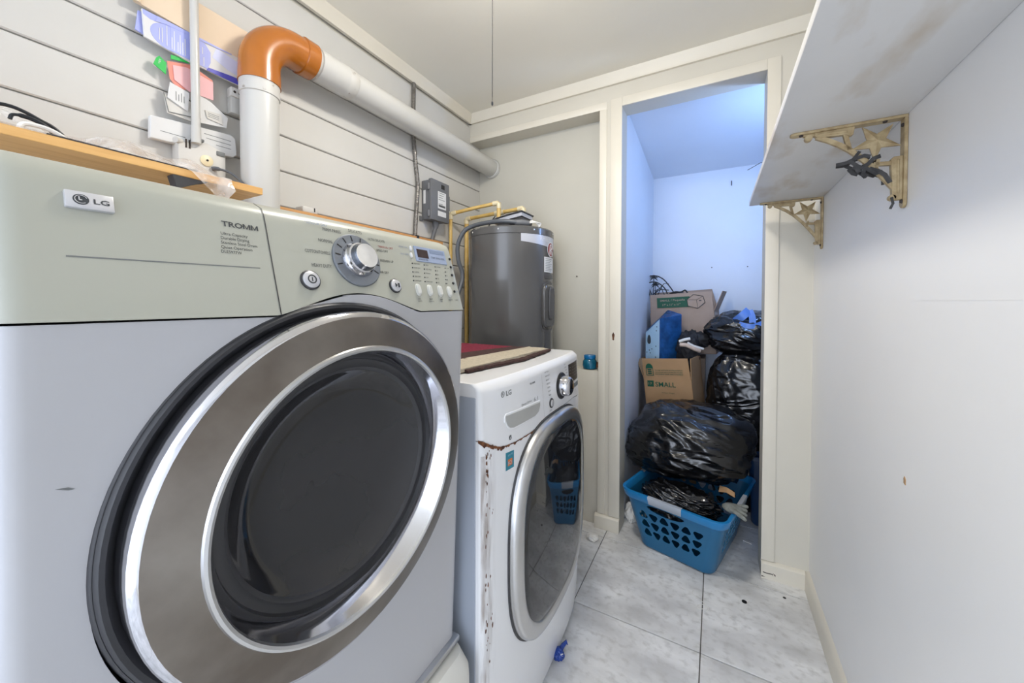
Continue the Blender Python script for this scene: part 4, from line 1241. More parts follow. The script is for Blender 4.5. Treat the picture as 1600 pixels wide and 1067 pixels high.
link('gland', MB().tube([(XL + .035, 1.562, 1.632), (XL + .035, 1.562, 1.61), (XL + .035, 1.562, 1.595)], [.017, .017, .012], n=14), m_boxgrey, eb)
link('conduit_tail', MB().tube([(XL + .035, 1.562, 1.60), (XL + .022, 1.559, 1.56), (XL + .0125, 1.556, 1.52), (XL + .0125, 1.55, 1.35)], .0105, n=12), m_boxgrey, eb)
link('mounting_ear', MB().box(XL, XL + .006, 1.472, 1.495, 1.625, 1.65), m_boxgrey, eb, bevel=.002)
# flexible metal conduit
cp_ = bez([(XL + .013, 1.423, 2.312), (XL + .013, 1.419, 2.17), (XL + .013, 1.421, 2.03), (XL + .013, 1.436, 1.90), (XL + .015, 1.447, 1.80), (XL + .015, 1.436, 1.66), (XL + .015, 1.424, 1.50)], 40)
# resample evenly for the ribs
dist = [0]
for a, b in zip(cp_, cp_[1:]): dist.append(dist[-1] + (b - a).length)
N = 420; pth = []; j = 0
for i in range(N + 1):
    s = dist[-1] * i / N
    while j < len(dist) - 2 and dist[j + 1] < s: j += 1
    t = (s - dist[j]) / max(1e-9, dist[j + 1] - dist[j]); pth.append(cp_[j].lerp(cp_[j + 1], t))
solo('flexible_conduit', MB().tube(pth, [.0108 if (i // 2) % 2 else .0084 for i in range(N + 1)], n=12), m_conduit, 'ribbed flexible metal conduit running down the siding', 'conduit', smooth=30)

# thin white pipe on the left with its papers
tp_ = thing('conduit_pipe', (-1.325, .505, 1.66), 'thin white upright pipe with papers tucked behind it', 'pipe')
link('tube', MB().tube([(-1.322, .5015, 1.672), (-1.322, .4985, ZC)], .0105, n=16), m_pvc, tp_)
link('socket', MB().tube([(-1.322, .5015, 1.655), (-1.322, .5015, 1.700)], .0115, n=16), m_pvc, tp_)
vb = thing('valve_box', (-1.34, .52, 1.50), 'small white wall box with fittings at the foot of the thin pipe', 'box')
link('box_body', MB().prism([(-1.37, .462, 1.512), (-1.37, .578, 1.512), (-1.37, .578, 1.652), (-1.37, .53, 1.668), (-1.37, .462, 1.648)], (.042, 0, 0)), m_offwhite, vb, bevel=.004)
link('rosette', MB().lathe([(.016, 0), (.016, .003), (.009, .006), (.003, .006)], (-1.328, .528, 1.615), (1, 0, 0), n=20), m_cpvcfit, vb)
link('rosette_screw', MB().lathe([(.003, 0), (.003, .002)], (-1.3225, .528, 1.615), (1, 0, 0), n=8), m_dark, vb)
link('spout', MB().tube([(-1.345, .478, 1.640), (-1.335, .470, 1.652), (-1.325, .455, 1.650)], .008, n=10), m_offwhite, vb)
for y_ in (.478, .486): link('slot', MB().box(-1.329, -1.3265, y_, y_ + .004, 1.637, 1.661), m_dark, vb)
link('slot_cover', MB().box(-1.329, -1.325, .553, .575, 1.640, 1.654), m_printg, vb, bevel=.002)
link('wire_stub', MB().tube(bez([(-1.325, .540, 1.595), (-1.318, .550, 1.597), (-1.30, .575, 1.590), (-1.27, .590, 1.565), (-1.22, .59, 1.530)], 6), [.006] * 8 + [.0035] * 17, n=8), m_cable, vb)
link('green_cap', MB().box(-1.345, -1.318, .495, .520, 1.664, 1.672), m_printg, vb, bevel=.002)

PXW = -1.346
def sheet(name, pts, mat, label, cat, th=.004, parent=None, x=PXW, group=None):
    m_ = MB().prism([(x, y, z) for y, z in pts], (th, 0, 0))
    if parent: return link(name, m_, mat, parent, smooth=0)
    return solo(name, m_, mat, label, cat, group, smooth=0)
# beige card on top
cd = thing('cardboard_sheet', (PXW, .54, 1.985), 'beige card tucked behind the thin pipe near the crown moulding', 'card')
link('card', MB().prism([(PXW - .004, y, z) for y, z in [(.385, 1.985), (.70, 1.958), (.706, 2.070), (.52, 2.076), (.386, 2.08)]], (.010, 0, 0)), m_card, cd, bevel=.001, seg=1)
link('folded_edge', MB().tube([(PXW + .004, .386, 1.985), (PXW + .004, .387, 2.08)], .008, n=10), m_card, cd)
# lavender leaflet
lf = thing('lavender_leaflet', (PXW, .51, 1.89), 'lavender and white printed leaflet tucked behind the thin pipe', 'leaflet')
link('back_leaf', MB().prism([(PXW - .006, y, z) for y, z in [(.383, 1.916), (.40, 1.912), (.40, 1.97), (.389, 1.969)]], (.004, 0, 0)), m_lav, lf, smooth=0)
link('front_leaf', MB().prism([(PXW + .001, y, z) for y, z in [(.398, 1.903), (.497, 1.890), (.63, 1.886), (.632, 1.972), (.394, 1.974)]], (.006, 0, 0)), m_white, lf, smooth=0)
X3 = PXW + .0072
q = MB(); q.prism([(X3, y, z) for y, z in [(.396, 1.962), (.41, 1.956), (.425, 1.958), (.425, 1.9735), (.395, 1.9735)]], (.0004, 0, 0))
q.prism([(X3 + .0015, y, z) for y, z in [(.44, 1.962), (.60, 1.9700), (.60, 1.9725), (.425, 1.9735), (.42, 1.957)]], (.0004, 0, 0))
link('printed_band', q, m_lav, lf, smooth=0)
q = MB(); q.prism([(X3, .452 + .042 * math.cos(t), 1.930 + .034 * math.sin(t)) for t in [2 * PI * i / 30 for i in range(30)]], (.0006, 0, 0))
q.prism([(X3 + .0008, y, z) for y, z in [(.452, 1.897), (.537, 1.893), (.545, 1.915), (.545, 1.945), (.53, 1.966), (.452, 1.964)]], (.0006, 0, 0))
link('printed_circle', q, m_lav, lf, smooth=0)
q = MB()
for i, (y, za, zb) in enumerate([(.428, 1.912, 1.945), (.434, 1.908, 1.948), (.444, 1.905, 1.960), (.455, 1.903, 1.935), (.460, 1.901, 1.955), (.468, 1.902, 1.93), (.473, 1.899, 1.952), (.479, 1.9, 1.935), (.484, 1.9, 1.948), (.528, 1.897, 1.922), (.525, 1.93, 1.95)]):
    q.box(X3 + .0013, X3 + .0018, y - .0009, y + .0009, za, zb)
link('printed_lines', q, m_white, lf, smooth=0)
q = MB(); q.prism([(X3, y, z) for y, z in [(.535, 1.8885), (.63, 1.8865), (.63, 1.906), (.60, 1.905), (.537, 1.898)]], (.0008, 0, 0))
link('printed_strip', q, m_navy, lf, smooth=0)
q = MB(); q.prism([(X3, y, z) for y, z in [(.55, 1.935), (.59, 1.918), (.63, 1.912), (.63, 1.955), (.56, 1.968)]], (.0003, 0, 0))
link('printed_shade', q, m_lavlt, lf, smooth=0)
gt = thing('green_tag', (PXW, .45, 1.83), 'bright green card sticking out beside the pink papers', 'card')
link('card', MB().prism([(PXW - .003, y, z) for y, z in [(.418, 1.845), (.444, 1.830), (.445, 1.862), (.430, 1.873), (.424, 1.865)]], (.003, 0, 0)), m_green, gt, smooth=0)
link('card', MB().prism([(PXW - .002, y, z) for y, z in [(.455, 1.878), (.497, 1.889), (.49, 1.895), (.455, 1.89)]], (.003, 0, 0)), m_green, gt, smooth=0)
q = MB(); put_text(q, 'YES', (PXW + .0004, .431, 1.850), (0, .2, 1), (0, -1, .2), .004, .014)
link('lettering', q, m_white, gt, smooth=0)
pk = thing('pink_papers', (PXW, .5, 1.81), 'pink and salmon papers tucked behind the thin pipe', 'paper')
link('salmon_sheet', MB().prism([(PXW - .001, y, z) for y, z in [(.446, 1.868), (.452, 1.822), (.47, 1.80), (.548, 1.84), (.553, 1.868), (.50, 1.886)]], (.002, 0, 0)), m_salmon, pk, smooth=0)
link('pink_sheet', MB().prism([(PXW + .0015, y, z) for y, z in [(.458, 1.862), (.461, 1.823), (.495, 1.806), (.553, 1.808), (.553, 1.862), (.49, 1.872)]], (.002, 0, 0)), m_pink, pk, smooth=0)
wpp = thing('paper_slips', (PXW, .51, 1.72), 'white receipts and slips tucked behind the thin pipe', 'paper')
link('slip', MB().prism([(PXW + .005, y, z) for y, z in [(.450, 1.810), (.444, 1.765), (.489, 1.745), (.493, 1.800)]], (.002, 0, 0)), m_white, wpp, smooth=0)
link('slip', MB().prism([(PXW + .003, y, z) for y, z in [(.517, 1.806), (.545, 1.800), (.590, 1.770), (.586, 1.738), (.517, 1.726)]], (.002, 0, 0)), m_white, wpp, smooth=0)
link('slip', MB().prism([(PXW + .006, y, z) for y, z in [(.53, 1.768), (.570, 1.772), (.575, 1.742), (.535, 1.746)]], (.002, 0, 0)), m_offwhite, wpp, smooth=0)
link('slip', MB().prism([(PXW, y, z) for y, z in [(.437, 1.777), (.445, 1.724), (.496, 1.722), (.52, 1.732), (.52, 1.750), (.446, 1.768)]], (.003, 0, 0)), m_offwhite, wpp, smooth=0)
q = MB()
for i in range(4): q.box(PXW + .0071, PXW + .0074, .462 + i * .006, .4635 + i * .006, 1.765, 1.79 - .006 * (i % 2))
for i in range(3): q.box(PXW + .0081, PXW + .0084, .537, .565, 1.752 + .005 * i, 1.7532 + .005 * i)
q.tube([(PXW + .004, .437, 1.776), (PXW + .004, .447, 1.727), (PXW + .006, .52, 1.737)], .0012, n=5)
link('printed_lines', q, m_printg, wpp, smooth=0)
en = thing('white_carton', (PXW, .51, 1.65), 'flat white carton wedged behind the thin pipe above the board', 'carton')
link('carton_body', MB().prism([(PXW - .018, y, z) for y, z in [(.409, 1.642), (.41, 1.704), (.600, 1.724), (.613, 1.716), (.617, 1.665), (.605, 1.654)]], (.018, 0, 0)), m_white, en, bevel=.002, seg=1)
q = MB()
for (y0, y1, z) in [(.43, .485, 1.668), (.53, .60, 1.70), (.535, .60, 1.688), (.56, .60, 1.676)]:
    q.prism([(PXW + .0001, y0, z), (PXW + .0001, y1, z + (y1 - y0) * .03), (PXW + .0001, y1, z + .0015 + (y1 - y0) * .03), (PXW + .0001, y0, z + .0015)], (.0003, 0, 0))
link('printed_lines', q, m_printg, en, smooth=0)

# ================================================================== BOARD BEHIND THE DRYER AND WHAT LIES ON IT
bdz = 1.511
solo('wooden_board', MB().box(-1.37, -1.10, -.6, .566, bdz - .0185, bdz), m_pine, 'pale pine board lying behind and above the dryer, end visible', 'board', bevel=.001, seg=1)
solo('wooden_ledger', MB().box(-1.338, -1.305, .72, 1.585, 1.500, 1.523), m_orangewood, 'narrow orange wooden strip along the siding behind the dryer', 'board', bevel=.001, seg=1)
solo('black_clip', MB().box(-1.318, -1.302, 1.383, 1.400, 1.498, 1.529), m_black, 'small black clip on the orange wooden strip', 'clip', bevel=.002)
tw = thing('white_plug', (-1.33, .84, 1.523), 'small white plug with a black slot on the orange strip', 'plug')
link('body', MB().box(-1.36, -1.31, .808, .868, 1.5232, 1.546), m_offwhite, tw, bevel=.006)
link('slot', MB().box(-1.3105, -1.309, .851, .855, 1.530, 1.544), m_black, tw)
# hanger with black hook and white clip
hg = thing('clothes_hanger', (-1.2, .2, bdz), 'white and black plastic hanger lying on the pine board', 'hanger')
def zz(p): return p
link('black_hook', MB().tube(bez([(-1.2, .128, 1.545), (-1.2, .140, 1.570), (-1.2, .160, 1.576), (-1.2, .180, 1.572), (-1.2, .200, 1.563), (-1.2, .214, 1.557), (-1.2, .228, 1.545)], 5), .0036, n=8), m_wire, hg)
link('black_bar', MB().tube(bez([(-1.19, .160, 1.548), (-1.19, .164, 1.558), (-1.19, .180, 1.560), (-1.19, .196, 1.556), (-1.19, .206, 1.549), (-1.19, .214, 1.541)], 5), [.003] * 8 + [.0045] * 18, n=8), m_wire, hg)
link('white_frame', MB().tube(bez([(-1.18, .178, 1.5155), (-1.18, .170, 1.530), (-1.18, .176, 1.543), (-1.18, .200, 1.545), (-1.18, .222, 1.537), (-1.18, .238, 1.520)], 6), .0045, n=8), m_tissue, hg)
# black cable under the film
solo('black_strap', MB().box(-1.16, -1.102, .19, .42, bdz + .0002, bdz + .004), m_gasket, 'flat black strap lying along the front of the pine board', 'strap', bevel=.001)
solo('dark_wedge', MB().prism([(-1.10, .372, 1.492), (-1.10, .44, 1.492), (-1.10, .425, 1.4865), (-1.10, .38, 1.462)], (-.03, 0, 0)), m_gasket, 'dark strip hanging below the pine board edge', 'strap')
# clear plastic film draped along the board
rows = []
NY, NX = 60, 14
for j in range(NY + 1):
    y = .02 + .47 * j / NY; t = j / NY
    hgt = (.125 * (1 - t) + .075 * t) * min(1, (1 - t) * 7 + .12) + .014 * noise.noise(V((t * 7, 1, 2)))
    if y < .12: hgt *= 1.0
    r = []
    for i in range(NX + 1):
        s = i / NX
        fw_ = .10 + .118 * max(0, min(1, (y - .21) / .07))
        x = -1.318 + s * fw_
        z = bdz + .003 + hgt * (1 - s ** 2.2) * (.75 + .5 * noise.noise(V((x * 9, y * 9, 4))))
        if s > .75: z = max(bdz + .003, z - .03 * (s - .75))
        z += .006 * noise.noise(V((x * 35, y * 20, 9)))
        r.append((x, y, max(z, bdz + .0025)))
    # front tail hangs over the edge near the end
    if .40 < y:
        k = min(1, (y - .40) / .05)
        drop = .055 * k * (1 - max(0, (y - .47) / .04))
        r.append((-1.094, y, bdz - drop * .4)); r.append((-1.090, y + .006 * k, bdz - drop))
    else:
        r.append((-1.0985, y, bdz + .0025)); r.append((-1.096, y, bdz + .0012))
    rows.append(r)
solo('plastic_film', MB().grid(rows), m_film, 'crumpled clear plastic sheet draped along the pine board', 'plastic', smooth=180)

# ================================================================== LAUNDRY BASKET
bas = thing('laundry_basket', (-.105, 2.058, 0), 'blue plastic laundry basket with triangular holes, full of black bags', 'basket')
BA, BB, BO = V((.966, -.257, 0)), V((.257, .966, 0)), V((-.105, 2.058, 0))
BT, BW0, BD0, BW1, BD1 = .288, .165, .215, .226, .280
def bhalf(z): t = z / BT; return BW0 + (BW1 - BW0) * t, BD0 + (BD1 - BD0) * t
def bpt(side, u, z, off=0.0):
    """u in [-1,1] along the flat of a side"""
    hw, hd = bhalf(z); rc = .045
    if side == 0: return BO + BA * (u * (hw - rc)) - BB * (hd + off) + V((0, 0, z))
    if side == 1: return BO + BA * (hw + off) + BB * (u * (hd - rc)) + V((0, 0, z))
    if side == 2: return BO - BA * (u * (hw - rc)) + BB * (hd + off) + V((0, 0, z))
    return BO - BA * (hw + off) - BB * (u * (hd - rc)) + V((0, 0, z))
def panel_with_holes(side, holes, half):
    cu = bpy.data.curves.new('h', 'CURVE'); cu.dimensions = '2D'; cu.fill_mode = 'FRONT'
    def poly(p):
        s = cu.splines.new('POLY'); s.points.add(len(p) - 1); s.use_cyclic_u = True
        for a, b in zip(s.points, p): a.co = (b[0], b[1], 0, 1)
    n = 12
    poly([(-half + 2 * half * i / n, .012) for i in range(n + 1)] + [(half, .26)] + [(half - 2 * half * i / n, .262) for i in range(1, n)] + [(-half, .26)])
    for h in holes: poly(h)
    o = bpy.data.objects.new('h', cu); C.objects.link(o)
    me = bpy.data.meshes.new_from_object(o.evaluated_get(bpy.context.evaluated_depsgraph_get()))
    vs = [tuple(v.co) for v in me.vertices]; fs = [tuple(p.vertices) for p in me.polygons]
    bpy.data.objects.remove(o); bpy.data.curves.remove(cu); bpy.data.meshes.remove(me)
    m_ = MB()
    m_.add([bpt(side, v[0] / half, v[1]) for v in vs], fs)
    m_.add([bpt(side, v[0] / half, v[1], -.003) for v in vs], fs)
    for h in holes:  # hole rims give the wall its thickness
        a = [bpt(side, p[0] / half, p[1]) for p in h]; b = [bpt(side, p[0] / half, p[1], -.003) for p in h]
        m_.grid([a, b], loop=True)
    return m_
def tri(cx, cz, r, upw):
    out = []
    for k in range(3):
        base = (PI / 2 if upw else -PI / 2) + k * 2 * PI / 3
        c = (cx + .55 * r * math.cos(base), cz + .55 * r * math.sin(base))
        for j in range(6):
            a = base - PI / 3 + 2 * PI / 3 * j / 5
            out.append((c[0] + .50 * r * math.cos(a), c[1] + .50 * r * math.sin(a)))
    return out
hol = []
for r_ in range(3):
    for c_ in range(6):
        hol.append(tri(-.122 + .0465 * c_ , .090 + .045 * r_ + .001 * c_, .0195, (c_ + r_ * 0) % 2 == 0))
slot = [(.075 * math.cos(t) - .02, .230 + (.012 if math.sin(t) > 0 else .022) * math.sin(t)) for t in [2 * PI * i / 28 for i in range(28)]]
mb = MB()
for side, half in ((0, .15), (2, .15)):
    p = panel_with_holes(side, hol + [slot], half); mb.add(p.v, p.f)
hol2 = []
for r_ in range(3):
    for c_ in range(8):
        hol2.append(tri(-.150 + .043 * c_, .095 + .042 * r_, .0165, c_ % 2 == 0))
for side, half in ((1, .20), (3, .20)):
    p = panel_with_holes(side, hol2, half); mb.add(p.v, p.f)
# rounded corners
def bring(z, off, n=8):
    hw, hd = bhalf(z); hw += off; hd += off; rc = .045 + off
    out = []
    for (sx, sy, a0) in ((1, -1, -PI / 2), (1, 1, 0), (-1, 1, PI / 2), (-1, -1, PI)):
        for i in range(n + 1):
            a = a0 + PI / 2 * i / n
            out.append(BO + BA * (sx * (hw - rc) + rc * math.cos(a)) + BB * (sy * (hd - rc) + rc * math.sin(a)) + V((0, 0, z)))
    return out
for off in (0, -.003):
    lo_r, hi_r = bring(.012, off), bring(.26, off)
    for c_ in range(4):
        mb.grid([lo_r[c_ * 9:c_ * 9 + 9], hi_r[c_ * 9:c_ * 9 + 9]])
fl = [bring(.012, 0), bring(.004, -.004), bring(.0015, -.012)]
mb.grid(fl, loop=True); mb.add(fl[-1], [tuple(range(len(fl[-1])))])
mb.grid([bring(.262, 0), bring(.262, -.003)], loop=True)
link('basket_body', mb, m_basket, bas, smooth=35)
rr = [bring(.255, .001), bring(.252, .010), bring(.256, .0125), bring(.284, .0135), bring(.289, .0115), bring(.289, -.002), bring(.284, -.004), bring(.258, -.0035)]
link('rim', MB().grid(rr, loop=True), m_basketrim, bas, smooth=50)
def grip(side, half):
    rws = []
    n = 12
    for (z, off) in ((.252, .009), (.255, .0145), (.282, .0155), (.2905, .0125), (.2908, -.003), (.284, -.0055)):
        rws.append([bpt(side, (-1 + 2 * i / n) * half - .10, z, off) for i in range(n + 1)])
    return MB().grid(rws)
for side in range(4):
    link('grip', grip(side, .42 if side in (0, 2) else .30), m_grip, bas, smooth=60)

# ================================================================== BAGS
def pull(p, d):
    return p
def trashbag(name, mb, label):
    return solo(name, mb, m_bag, label, 'bag', 'black garbage bags', smooth=180)
def f_big(p, d):
    p = p.copy()
    if p.x < -.15: p.z -= .35 * (-.15 - p.x)
    return p
trashbag('garbage_bag', blob((-.118, 2.170, .470), (.292, .215, .190), 3, .10, .060, 2.8, 6, exp=2.4, fn=f_big), 'large shiny black garbage bag heaped on the laundry basket')
trashbag('garbage_bag', blob((-.145, 1.955, .224), (.150, .118, .080), 8, .12, .16, 3.0, 6, exp=2.3, fn=lambda p, d: p + V((0, 0, -.22 * p.y - .10 * p.x))), 'crumpled black garbage bag stuffed inside the laundry basket')
lowb = blob((.158, 2.572, .445), (.198, .142, .455), 5, .06, .045, 2.4, 6, flat=.001, exp=3.2)
trashbag('garbage_bag', lowb, 'tall full black garbage bag standing behind the basket')
ub = thing('garbage_bag', (.165, 2.59, .86), 'black garbage bag with pale blue drawstring on the tall bag', 'bag', 'black garbage bags')
def f_up(p, d):
    p = p.copy()
    if p.z > .08: 
        k = 1 - 1.2 * (p.z - .08)
        p.x *= k; p.y *= k
    return p
link('bag_body', blob((.165, 2.585, 1.012), (.205, .145, .128), 9, .10, .07, 2.8, 6, exp=2.2, fn=f_up), m_bag, ub, smooth=180)
tb = MB()
def strip2(pts, w, up_=(0, .4, 1)):
    rws = []
    pts = [V((p[0], p[1] - .145, p[2] + .004)) for p in pts]
    for i, p in enumerate(pts):
        p = V(p); q = V(pts[min(i + 1, len(pts) - 1)]) - V(pts[max(i - 1, 0)])
        s = q.cross(V((0, 1, 0))).normalized() * w
        rws.append([p - s, p + s])
    tb.slab(rws, (0, .002, 0))
tie_y = 2.60
strip2(bez([(.10, 2.63, 1.085), (.125, 2.60, 1.11), (.150, 2.60, 1.135), (.165, 2.61, 1.150)], 5), .022)
strip2(bez([(.165, 2.61, 1.150), (.178, 2.60, 1.115), (.180, 2.595, 1.075)], 5), .016)
strip2(bez([(.115, 2.60, 1.072), (.150, 2.585, 1.062), (.19, 2.585, 1.062), (.235, 2.60, 1.082)], 5), .014)
strip2(bez([(.235, 2.60, 1.082), (.25, 2.62, 1.10), (.27, 2.66, 1.11)], 5), .012)
link('drawstring', tb, m_tie, ub, smooth=60)

# blue tote low behind the basket
tt = MB()
rws = []
for (z, e) in ((.002, -.012), (.02, 0), (.36, .012), (.362, .022), (.38, .022), (.38, .014), (.36, .008)):
    x0, x1, y0, y1 = .178 - e, .370 + e, 2.335 - e, 2.395 + e
    r_ = .02
    row = []
    for (cx_, cy2, a0) in ((x1 - r_, y0 + r_, -PI / 2), (x1 - r_, y1 - r_, 0), (x0 + r_, y1 - r_, PI / 2), (x0 + r_, y0 + r_, PI)):
        for i in range(5): row.append((cx_ + r_ * math.cos(a0 + PI / 2 * i / 4), cy2 + r_ * math.sin(a0 + PI / 2 * i / 4), z))
    rws.append(row)
tt.grid(rws, loop=True); tt.add(rws[0], [tuple(range(20))])
solo('plastic_tote', tt, m_tote, 'dark blue plastic tub behind the laundry basket by the jamb', 'tub', smooth=45)

# glove and card scrap in the basket
gl = thing('work_glove', (.085, 1.875, .27), 'limp grey work glove hanging over the basket corner', 'glove')
gm = blob((.075, 1.870, .297), (.040, .036, .016), 14, .1, .05, 2.5, 4)
for k in range(4):
    u0 = V((.092 - .004 * k, 1.886 - .017 * k, .302)); d = V((.036, .010 - .012 * k, .004 - .005 * k))
    gm.tube([u0, u0 + d * .6, u0 + d, u0 + d * 1.12], [.0095, .009, .0078, .004], n=8)
gm.tube([V((.062, 1.848, .30)), V((.074, 1.832, .304)), V((.088, 1.824, .300))], [.009, .0085, .005], n=8)
link('glove_body', gm, m_glove, gl, smooth=60)
solo('card_scrap', MB().slab([[(.02, 1.985, .305), (.052, 1.965, .318), (.085, 1.955, .307)], [(.025, 2.01, .325), (.055, 1.985, .333), (.085, 1.975, .322)]], (0, .002, -.002)), m_cardb, 'small tan card scrap poking out beside the grey glove', 'scrap')

# ================================================================== CARDBOARD BOXES
def carton(name, label, O, u, v, w, wu, dv, hw, fl_front, fl_back, fl_left, fl_right, mat, matin):
    """O = front-left top (fold) corner; u along front, v into depth, w up (unit vectors)"""
    O, u, v, w = V(O), V(u).normalized(), V(v).normalized(), V(w).normalized()
    base = O + u * wu / 2 + v * dv / 2 - w * hw
    t = thing(name, tuple(base), label, 'box')
    th = .004
    def slabp(nm, pts, n_, m_=mat):
        return link(nm, MB().prism(pts, V(n_) * th), m_, t, smooth=0)
    bl, br_ = O, O + u * wu
    fr = slabp('front_panel', [bl - w * hw, br_ - w * hw, br_, bl], v)
    slabp('back_panel', [bl + v * dv - w * hw, br_ + v * dv - w * hw, br_ + v * dv, bl + v * dv], -v)
    slabp('side_panel', [bl - w * hw, bl + v * dv - w * hw, bl + v * dv, bl], u)
    slabp('side_panel', [br_ - w * hw, br_ + v * dv - w * hw, br_ + v * dv, br_], -u)
    slabp('bottom_panel', [bl - w * hw, br_ - w * hw, br_ + v * dv - w * hw, bl + v * dv - w * hw], w)
    ff = None
    for nm, a, b, vec in (('flap', bl, br_, fl_front), ('flap', br_ + v * dv, bl + v * dv, fl_back), ('flap', bl + v * dv, bl, fl_left), ('flap', br_, br_ + v * dv, fl_right)):
        if vec is None: continue
        vec = V(vec); e = (b - a).normalized()
        n_ = e.cross(vec).normalized()
        o = slabp(nm, [a + e * .004, b - e * .004, b - e * .006 + vec, a + e * .006 + vec], n_ * (-1))
        if nm == 'flap' and ff is None: ff = o
    return t, fr, ff

u1, w1 = V((.2855, -.070, .0300)).normalized(), V((-.105, .0, 1.0)).normalized()
w1 = (w1 - u1 * w1.dot(u1)).normalized(); v1 = w1.cross(u1)
O1 = V((-.398, 2.455, .712))
box1, fr1, ff1 = carton('moving_box', 'open brown box marked SMALL with a blue package inside', O1, u1, v1, w1, .288, .20, .285,
                        w1 * .128 - v1 * .004 - u1 * .003, None, w1 * .12 - u1 * .035, w1 * .125 + u1 * .006, m_cardb, m_cardin)
def onbox(O, u, w, n_, a, b, off=.0045): return V(O) + V(u) * a + V(w) * b - V(n_) * off
q = MB(); q2 = MB(); q3 = MB()
# lower front: green badge and SMALL
pts = [onbox(O1, u1, w1, v1, a, b, .0006) for a, b in [(.022, -.048), (.062, -.048), (.064, -.010), (.024, -.010)]]
q2.prism(pts, v1 * -.0006)
q.add(*(lambda m__: (m__.v, m__.f))((lambda m__: (put_text(m__, 'SMALL', onbox(O1, u1, w1, v1, .073, -.046, .0012), u1, w1, .029, .122, .012), m__)[1])(MB())))
put_text(q, 'Medium Weight', onbox(O1, u1, w1, v1, .108, -.085, .0012), u1, w1, .006, .076)
put_text(q3, '17', onbox(O1, u1, w1, v1, .030, -.036, .0014), u1, w1, .014, .022)
link('lettering', q, m_boxgreen, fr1, smooth=0)
link('green_badge', q2, m_boxgreen, fr1, smooth=0)
link('badge_lettering', q3, m_cardb, fr1, smooth=0)
# flap prints
fw = (w1 * .128 - v1 * .004 - u1 * .003).normalized(); fv = u1.cross(fw) * -1
fv = (v1 - fw * v1.dot(fw)).normalized()
q = MB(); g0 = lambda a, b, off=.0058: O1 + u1 * a + fw * b - fv * off
ring = [g0(.026 + .0, .022), g0(.072, .022), g0(.072, .068)] + [g0(.049 + .023 * math.cos(t), .068 + .030 * math.sin(t)) for t in [PI * i / 10 for i in range(1, 10)]] + [g0(.026, .068)]
rin = [g0(.030, .026), g0(.068, .026), g0(.068, .066)] + [g0(.049 + .019 * math.cos(t), .066 + .001 * math.sin(t)) for t in [PI * i / 10 for i in range(1, 10)]] + [g0(.030, .066)]
q.grid([ring, rin], loop=True)
for i in range(3):
    q.add([g0(.037, .031 + .012 * i), g0(.061, .031 + .012 * i), g0(.061, .039 + .012 * i), g0(.037, .039 + .012 * i)], [(0, 1, 2, 3)])
q.add([g0(.031, .069, .0056), g0(.067, .069, .0056), g0(.063, .083, .0056), g0(.049, .090, .0056), g0(.035, .083, .0056)], [(0, 1, 2, 3, 4)])
for i in range(3):
    put_text(q, ['Storage and local moving solutions', 'Soluciones para mudanzas locales', 'REUSABLE AND RECYCLABLE'][i], g0(.082, .055 - .0125 * i), u1, fw, .0058, .165, .02)
link('flap_print', q, m_boxgreen, ff1, smooth=0)

# second box behind, bluish and pale
u2, w2 = V((.4035, -.045, .024)).normalized(), V((-.05, .0, 1.0)).normalized()
w2 = (w2 - u2 * w2.dot(u2)).normalized(); v2 = w2.cross(u2)
O2 = V((-.408, 2.770, 1.118))
box2, fr2, ff2 = carton('moving_box', 'open brown box with a green printed label on its raised flap, topmost', O2, u2, v2, w2, .402, .255, .28,
                        w2 * .128, w2 * .15 - u2 * .03 + v2 * .01, None, w2 * .125 + u2 * .055, m_cardb2, m_cardin)
fw2, fv2 = w2, v2
g2 = lambda a, b, off=.0048: O2 + u2 * a + fw2 * b - fv2 * off
q = MB(); q.prism([g2(.052, .034, .0045), g2(.262, .034, .0045), g2(.262, .104, .0045), g2(.052, .104, .0045)], fv2 * -.0005)
gl2 = link('green_label', q, m_boxgreen, ff2, smooth=0)
q = MB(); hexp = [g2(.245, .082, .0053), g2(.285, .114, .0053), g2(.342, .100, .0053), g2(.352, .058, .0053), g2(.308, .022, .0053), g2(.250, .040, .0053)]
q.prism(hexp, fv2 * -.0004)
link('label_hexagon', q, m_cardb2, ff2, smooth=0)
q = MB(); q.tube([p - fv2 * .0006 for p in hexp], .0022, n=5, closed=True)
ce = g2(.303, .078, .006)
for p in (hexp[0], hexp[2], hexp[4]): q.tube([ce, p - fv2 * .0006], .0012, n=5)
q.obox(g2(.325, .072, .0062), u2, w2, v2, .007, .003, .0006)
link('box_drawing', q, m_print, ff2, smooth=0)
q = MB(); put_text(q, 'SMALL / Pequeña', g2(.072, .078, .0054), u2, fw2, .013, .16, .01); put_text(q, '17" x 11" x 11"', g2(.088, .047, .0054), u2, fw2, .014, .115, .01)
link('label_lettering', q, m_cardb2, ff2, smooth=0)
# boxes hidden lower in the stack carry the two open ones
solo('storage_crate', MB().box(-.415, -.09, 2.47, 2.64, 0.001, .405), m_cardb, 'closed brown box under the open SMALL box, mostly hidden', 'box', bevel=.002)
solo('storage_carton', MB().box(-.42, -.060, 2.78, 3.02, 0.001, .822), m_cardb2, 'closed brown box under the topmost open box, hidden', 'box', bevel=.002)

